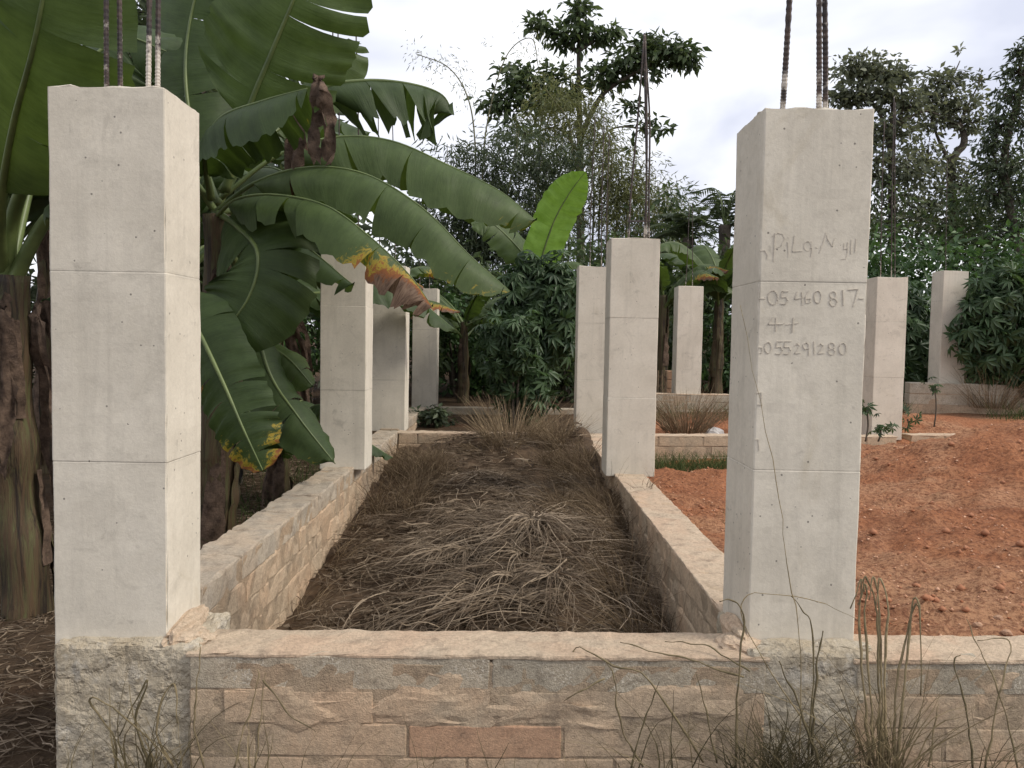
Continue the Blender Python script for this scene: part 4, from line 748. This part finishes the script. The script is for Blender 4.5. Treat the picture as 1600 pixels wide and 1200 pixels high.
xs = np.linspace(-1.16, .76, 90); ys = np.linspace(2.58, 8.22, 220); V = [(x, y, mound(x, y)-.025) for y in ys for x in xs]; ii, jj = np.meshgrid(np.arange(89), np.arange(219)); a = (jj*90+ii).ravel()
tb = part('straw_bed', V, np.stack([a, a+1, a+91, a+90], 1), 'thatch', None, {'tint': [.5+.5*noise.noise(Vector(v)*6) for v in V]}, smooth=True, kind='stuff')
tb['label'] = 'matted dead straw covering the floor of the bay'; tb['category'] = 'straw'
sets = []
def lay(n, xc, yc, L_, W_, tm, turb, k, zlift, bend, wig):
    x = xc(n); y = yc(n); ok = (x > -1.10) & (x < .70) & (y > 2.7) & (y < 8.1) & np.array([noise.noise(Vector((a*1.7, b*1.3, 21)))+.6*noise.noise(Vector((a*4, b*4, 22))) > -.22-.25*(b < 4.6 and a > -.5) for a, b in zip(x, y)]); x, y = x[ok], y[ok]; n = len(x); z = np.array([mound(a, b) for a, b in zip(x, y)])
    fl = np.array([4.0*noise.noise(Vector((a*1.9, b*1.9, 3)))+2.0*noise.noise(Vector((a*5, b*5, 8))) for a, b in zip(x, y)])*1.6+r.normal(0, turb, n)
    d = np.stack([np.cos(fl), np.sin(fl), r.normal(zlift, .12, n)], 1); Ln = r.uniform(*L_, n); e = x+d[:, 0]*Ln; ok = (e < .74) & (e > -1.13) & (y+d[:, 1]*Ln > 2.62)
    bd = np.stack([r.normal(0, bend, n), r.normal(0, bend, n), -zlift*.9-.1*r.random(n)], 1); cl = np.array([.35*noise.noise(Vector((a*2.3, b*2.3, 11))) for a, b in zip(x, y)]); tn = np.clip(r.normal(tm, .2, n)+cl, 0, 1)
    return ribbons(r, np.stack([x, y, z+r.uniform(-.015, .03, n)], 1)[ok], d[ok], Ln[ok], r.uniform(*W_, n)[ok], bd[ok], tn[ok], k, wig)
ux = lambda n: r.uniform(-1.1, .7, n); uy = lambda n: 2.7+5.4*r.random(n)**1.3
sets.append(lay(11000, ux, uy, (.08, .26), (.0025, .0055), .15, .8, 6, .05, .4, .08))
sets.append(lay(2200, lambda n: r.normal(.12, .38, n), lambda n: r.normal(3.9, .6, n), (.14, .36), (.004, .0080), .55, .9, 8, .30, .7, .12))
sets.append(lay(380, lambda n: r.normal(.0, .5, n), lambda n: r.normal(3.7, .5, n), (.25, .55), (.007, .012), .72, .6, 9, .20, .55, .10))
sets.append(lay(1400, lambda n: r.normal(-.1, .5, n), lambda n: r.normal(5.6, .8, n), (.12, .3), (.003, .006), .42, .8, 7, .12, .5, .08))
sets.append(lay(2600, ux, uy, (.03, .10), (.010, .026), .30, 1.5, 4, .10, .4, .1))
sets.append(lay(900, ux, uy, (.15, .35), (.008, .015), .42, 1.5, 7, .12, .6, .1))
for q in range(95):                                                 # cut tussocks lie as mops: strands spill from a crown and curl down
    cx, cy = r.normal(.05, .42), 2.95+r.random()**1.3*3.6; cx = min(.5, max(-.95, cx)); k = int(r.uniform(40, 110)); az = r.normal(r.uniform(0, 6.28), 1.1, k); rad = r.uniform(.02, .07, k)
    b = np.stack([cx+np.cos(az)*rad, cy+np.sin(az)*rad, np.full(k, mound(cx, cy)+r.uniform(.01, .05))], 1); Ln = r.uniform(.10, .30, k)*r.uniform(.7, 1.2); ok = (b[:, 0]+np.cos(az)*Ln < .74) & (b[:, 0]+np.cos(az)*Ln > -1.12) & (b[:, 1]+np.sin(az)*Ln > 2.62); b, az, Ln = b[ok], az[ok], Ln[ok]; k = len(b)
    if k: sets.append(ribbons(r, b, np.stack([np.cos(az), np.sin(az), r.uniform(.25, .7, k)], 1), Ln, r.uniform(.004, .010, k), np.stack([r.normal(0, .35, k), r.normal(0, .35, k), -r.uniform(.5, .9, k)], 1), np.clip(r.normal(r.uniform(.25, .7), .15, k), 0, 1), 8, .12))
st = blades('straw', None, sets, 'straw', kind='stuff'); st['label'] = 'heap of cut grey brown straw inside the bay'; st['category'] = 'straw'
# standing dead grass along the bay edges and at its far end
def stand(n, xr, yr, h0, h1, lean, zf, tm, w=(.003, .006), bendz=-.15, up=1.0, spread=.35):
    x = r.uniform(*xr, n); y = r.uniform(*yr, n); z = np.array([zf(a, b) for a, b in zip(x, y)])-.02
    d = np.stack([r.normal(lean[0], spread, n), r.normal(lean[1], spread, n), np.full(n, up)], 1); bd = np.stack([r.normal(lean[0]*.6, .25, n), r.normal(lean[1]*.6, .25, n), np.full(n, bendz)], 1)
    return ribbons(r, np.stack([x, y, z], 1), d, r.uniform(h0, h1, n), r.uniform(*w, n), bd, np.clip(r.normal(tm, .22, n), 0, 1), 7, .05)
def tufts(k, xr, yr, n, h0, h1, lean, tm):                          # dead grass stands in separate clumps
    o = []
    for q in range(k):
        cx, cy = r.uniform(*xr), r.uniform(*yr); h = r.uniform(h0, h1); o.append(stand(int(n*r.uniform(.5, 1.5)), (cx-.07, cx+.07), (cy-.09, cy+.09), h*.4, h, (lean[0]+r.normal(0, .25), lean[1]+r.normal(0, .2)), mound, tm+r.normal(0, .1), spread=.42))
    return o
sg = blades('dead_grass', None, tufts(40, (-1.05, -.6), (5.7, 7.4), 55, .2, .46, (.05, -.1), .25)+tufts(30, (.3, .68), (5.0, 7.8), 60, .22, .52, (-.2, -.2), .28)+tufts(12, (-.5, .5), (6.6, 7.7), 40, .15, .34, (0, -.15), .4)+tufts(24, (.5, .70), (3.2, 5.4), 46, .25, .5, (-.35, -.15), .22)+tufts(10, (-1.08, -.85), (3.4, 6), 30, .1, .28, (.3, 0), .22)+tufts(5, (.62, .86), (5.2, 5.75), 70, .2, .4, (.1, -.5), .15), 'drygrass', kind='stuff')
sg['label'] = 'standing dead grass along the edges of the bay'; sg['category'] = 'dead grass'
# pebbles, litter
n = 20000; x = .97+4.5*r.random(n)**1.2; y = 2.62+5.4*r.random(n)**1.5; s = .0022+.010*r.random(n)**7; x[x > 5] = 5; dn = np.array([noise.noise(Vector((a*1.4, b*1.4, 6)))+.5*noise.noise(Vector((a*4, b*4, 2))) for a, b in zip(x, y)]); ok = dn+r.random(n)*.9 > .25; x, y, s = x[ok], y[ok], s[ok]; n = len(x); clod = r.random(n) < .035; s[clod] = .010+.020*r.random(clod.sum())**2
p = np.stack([x, y, np.array([GZ(a, b, 1) for a, b in zip(x, y)])+s*.3], 1)
oc = np.array([[1, 0, 0], [0, 1, 0], [-1, 0, 0], [0, -1, 0], [0, 0, .7], [0, 0, -.7]], float); of = np.array([[0, 1, 4], [1, 2, 4], [2, 3, 4], [3, 0, 4], [1, 0, 5], [2, 1, 5], [3, 2, 5], [0, 3, 5]])
V = p[:, None, :]+oc[None]*s[:, None, None]*r.uniform(.6, 1.4, (n, 6, 1)); Fc = (np.arange(n)[:, None, None]*6+of[None]).reshape(-1, 3)
pb = part('gravel', V.reshape(-1, 3), Fc, 'pebble', None, {'tint': np.repeat(np.where(clod, .12, np.clip(r.normal(.4, .3, n), 0, 1)), 6)}, kind='stuff'); pb['label'] = 'loose gravel crumbs strewn over the red soil'; pb['category'] = 'gravel'
n = 9000; x = r.uniform(-3.4, -1.4, n); y = 2.2+6*r.random(n); z = np.array([G(a, b) for a, b in zip(x, y)])+.01; f = r.uniform(0, 6.28, n)
lt = blades('leaf_litter', None, [ribbons(r, np.stack([x, y, z], 1), np.stack([np.cos(f), np.sin(f), r.normal(.05, .1, n)], 1), r.uniform(.05, .16, n), r.uniform(.003, .010, n), np.stack([r.normal(0, .6, n), r.normal(0, .6, n), -.1*np.ones(n)], 1), np.clip(r.normal(.3, .25, n), 0, 1), 5, .06)], 'straw', kind='stuff'); lt['label'] = 'dead leaf litter under the banana plants'; lt['category'] = 'leaf litter'
gg = blades('grass', None, [stand(1800, (1.0, 2.3), (7.2, 8.2), .06, .26, (0, 0), G, .5, (.004, .008)), stand(900, (-1.7, -1.38), (4.5, 8), .08, .35, (0, 0), G, .4, (.004, .009)), stand(700, (-2.6, -1.5), (5.5, 8.5), .1, .3, (0, 0), G, .3, (.004, .009)), stand(260, (1.25, 1.75), (4.6, 5.0), .03, .10, (0, 0), G, .3), stand(120, (3.6, 6.5), (8.4, 8.9), .05, .2, (0, 0), G, .4, (.004, .008)), stand(500, (6.2, 8.5), (10.2, 10.9), .1, .4, (0, 0), G, .5, (.005, .01)), stand(600, (1.8, 5.3), (10.6, 11.3), .1, .35, (0, 0), G, .5, (.005, .01))], 'greengrass', kind='stuff')
gg['label'] = 'thin green grass at the feet of the walls'; gg['category'] = 'grass'
# dry tussocks
def tussock(label, x, y, z, n, h, sp, tm=.5, w=(.004, .009)):
    a = r.uniform(0, 6.28, n); q = r.random(n)**.5*sp*.35; b = np.stack([x+np.cos(a)*q, y+np.sin(a)*q, np.full(n, z)], 1); l = r.random(n)*1.1
    root = thing('dry_tussock', label, 'dead grass', (x, y, z), 'dry grass tussocks')
    blades('dry_blades', root, [ribbons(r, b, np.stack([np.cos(a)*l, np.sin(a)*l, np.ones(n)], 1), h*r.uniform(.5, 1.1, n), r.uniform(*w, n), np.stack([np.cos(a)*.15, np.sin(a)*.15, -.1*np.ones(n)], 1), np.clip(r.normal(tm, .25, n), 0, 1), 6, .05)], 'drygrass'); return root
tussock('spiky pale dry tussock at the far cross wall in front of the cassava', P(800, 700, 7.9).x, 7.95, .36, 340, .58, .7, .72); tussock('smaller dry tussock beside the spiky pale one, by the shorter column', P(870, 690, 8.0).x, 8.0, .36, 220, .42, .5, .6)
tussock('grey dry bush of dead stalks in front of the pale thin column', P(1072, 675, 9.3).x, 9.3, .38, 420, .62, .75, .4); tussock('dry tussock drooping over the raised wall', P(1548, 640, 11.0).x, 10.95, .6, 260, .62, .8, .45)
# weeds in front of the walls
def weed(label, stems, green=.3, grp='weeds in front of the front wall', leafy=0):
    p0 = P(*stems[0][0][0]); root = thing('weed', label, 'weed', (p0.x, p0.y, G(p0.x, p0.y)), grp)
    for pts, w in stems:
        q = smooth_path([P(*p) for p in pts], 14); V, Fc = tube(q, lambda t: w*(1-.6*t), 4); part('stalk', V, Fc, 'weed', root, {'tint': [min(1, max(0, random.gauss(green, .1)))]*len(V)}, smooth=True)
    return root
def tuft(label, px, Y, n, h0, h1, sp, tm, lean=(0, 0), w=(.003, .007), extra=()):
    g = P(px, 1190, Y); x, y, z = g.x, g.y, .07; a = r.uniform(0, 6.28, n); b = np.stack([x+r.normal(0, sp, n), y+r.normal(0, sp*.35, n), np.full(n, z-.01)], 1); root = thing('grass_tuft', label, 'grass tuft', (x, y, z), 'grass tufts in front of the front wall')
    blades('blades', root, [ribbons(r, b, np.stack([r.normal(lean[0], .22, n), r.normal(lean[1], .12, n), np.ones(n)], 1), r.uniform(h0, h1, n)+.14, r.uniform(*w, n), np.stack([r.normal(0, .45, n), r.normal(0, .15, n), -.45*r.random(n)], 1), np.clip(r.normal(tm, .25, n), 0, 1), 8, .06)], 'weed')
    for pts, wd in extra:
        q = smooth_path([P(*p)+Vector((random.gauss(0, .006), random.gauss(0, .003), random.gauss(0, .006)))*(i > 0) for i, p in enumerate(pts)], 22); q = [v+Vector((noise.noise(v*22), 0, noise.noise(v*22+Vector((9, 9, 9)))))*.007 for v in q]; V, Fc = tube(q, lambda t: wd*1.25*(1.1-.6*t)*(1+.25*math.sin(t*19)), 5); part('stalk', V, Fc, 'weed', root, {'tint': [.9 if wd < .0015 else min(1, max(0, random.gauss(tm+.15, .2)))]*len(V)}, smooth=True)
    return root
W = .0022
tuft('wilted grass tuft against the rough footing of the free end column', 235, 2.33, 40, .08, .26, .05, .45, extra=[([(235, 1200, 2.33), (215, 1130, 2.33), (228, 1065, 2.33), (185, 1150, 2.32)], .003), ([(270, 1200, 2.33), (250, 1130, 2.33), (272, 1068, 2.33), (276, 1130, 2.31)], .003), ([(180, 1200, 2.33), (175, 1150, 2.33), (140, 1100, 2.33), (165, 1095, 2.32), (230, 1150, 2.31), (265, 1185, 2.3)], .0025), ([(320, 1200, 2.33), (305, 1130, 2.33), (312, 1030, 2.35), (308, 1010, 2.35)], .002)])
tuft('thin bent dry stalks against the front wall beside the rough footing', 385, 2.32, 8, .05, .16, .04, .6, extra=[([(365, 1200, 2.32), (385, 1130, 2.33), (408, 1065, 2.33), (411, 1045, 2.33)], .0022), ([(398, 1200, 2.32), (406, 1120, 2.33), (412, 1050, 2.33)], .002), ([(412, 1062, 2.33), (450, 1110, 2.32), (490, 1145, 2.3)], .0018)])
tuft('dark tangle of weeds at the foot of the written column', 1228, 2.26, 300, .06, .24, .075, .15, extra=[([(1150, 1200, 2.3), (1155, 1050, 2.32), (1156, 960, 2.34), (1140, 940, 2.34), (1120, 938, 2.34)], .0026), ([(1250, 1190, 2.3), (1245, 1000, 2.36), (1230, 880, 2.38), (1205, 740, 2.40), (1160, 480, 2.42)], .0013), ([(1280, 1200, 2.25), (1255, 1120, 2.25), (1218, 1035, 2.26)], .003), ([(1262, 1190, 2.3), (1270, 1060, 2.33), (1269, 975, 2.36), (1255, 950, 2.37), (1240, 932, 2.38)], .0022), ([(1268, 1180, 2.3), (1280, 1040, 2.34), (1288, 985, 2.36)], .003), ([(1300, 1190, 2.3), (1180, 1005, 2.36), (1165, 925, 2.38), (1270, 940, 2.4), (1335, 970, 2.41)], .0014)])
tuft('scrambling dark stems over the front wall top', 1060, 2.3, 22, .08, .25, .09, .3, extra=[([(1100, 1190, 2.31), (1010, 1060, 2.33), (960, 1042, 2.36), (905, 1015, 2.44), (890, 1030, 2.42), (870, 1032, 2.42)], .0024), ([(1005, 1200, 2.31), (975, 1130, 2.33), (962, 1060, 2.34), (945, 1030, 2.38)], .0022), ([(1160, 1060, 2.33), (1080, 1035, 2.38), (1000, 1015, 2.46), (970, 1005, 2.5)], .0022), ([(1170, 1050, 2.33), (1100, 1010, 2.46), (1040, 1002, 2.5)], .002), ([(945, 1060, 2.34), (900, 1085, 2.33), (882, 1095, 2.33)], .002), ([(985, 1200, 2.3), (1010, 1120, 2.33), (1035, 1060, 2.34)], .002), ([(1120, 1190, 2.3), (1100, 1100, 2.33), (1090, 1060, 2.34)], .002)])
tuft('tall bunch of grey wilted grass between written column and red soil', 1375, 2.3, 50, .20, .42, .022, .7, (0, 0), (.004, .008), extra=[([(1375+d, 1200, 2.3), (1372+d*1.2, 1080, 2.33), (1368+d*1.3, 960, 2.37), (1362+d, 905, 2.38), (1352+d*1.5, 930+abs(d), 2.37)], .0032) for d in (-16, -9, -1, 4, 12)])
tuft('grey wilted grass stalks bent at the tip above the red soil', 1410, 2.29, 24, .15, .34, .025, .65, extra=[([(1400, 1200, 2.29), (1405, 1080, 2.33), (1420, 990, 2.38), (1432, 942, 2.4), (1440, 960, 2.39), (1438, 1090, 2.33)], .0034), ([(1396, 1200, 2.29), (1400, 1090, 2.33), (1415, 1000, 2.38), (1428, 945, 2.4), (1435, 955, 2.39)], .003)])
tuft('wiry dark weed against the right front wall', 1560, 2.34, 20, .04, .2, .08, .3, extra=[([(1520, 1200, 2.34), (1510, 1110, 2.37), (1495, 1040, 2.4), (1500, 1025, 2.41)], .0024), ([(1590, 1200, 2.34), (1560, 1080, 2.38), (1530, 1000, 2.46), (1515, 968, 2.5)], .002), ([(1540, 1200, 2.34), (1560, 1100, 2.37), (1575, 1000, 2.46), (1530, 1000, 2.48)], .0022), ([(1450, 1200, 2.33), (1455, 1120, 2.36), (1470, 1100, 2.37)], .002)])
for k, px in enumerate((110, 470, 640, 800, 930, 1480)): tuft(['few thin blades at the corner of the free end column', 'few thin blades below the front wall, near the bent stalks', 'sparse blades below the plain middle of the front wall', 'sparse blades below the reddest block of the front wall', 'sparse blades beside the scrambling stems', 'sparse blades beside the bent grey grass'][k], px, 2.27, 9, .03, .12, .06, .5)
# saplings on the red soil
def sapling(label, px, pb, pt, Y, seed):
    b = P(px, pb, Y); t = P(px+2, pt, Y); root = thing('sapling', label, 'sapling', b, 'saplings round the red soil'); V, Fc = tube(smooth_path([b, (b+t)/2+Vector((.02, 0, 0)), t], 6), .009, 5); part('stem', V, Fc, 'bark', root, smooth=True)
    q = np.random.default_rng(seed); n = 9; pp = np.array(t)+q.normal(size=(n, 3))*np.array([.04, .04, .06]); V, Fc, T = palmate(q, pp, unit(q.normal(size=(n, 3))), .085); part('foliage', V, Fc, 'f_cassava', root, {'tint': T})
sapling('sapling with drooping leaves against the written column', 1352, 690, 640, 7.6, 1); sapling('sapling in front of the raised wall', 1459, 670, 606, 9.4, 2); sapling('short sapling at the foot of the stained column', 1372, 690, 665, 7.9, 3); sapling('short sapling on the small red heap behind the cross wall', 1416, 672, 655, 9.2, 4)
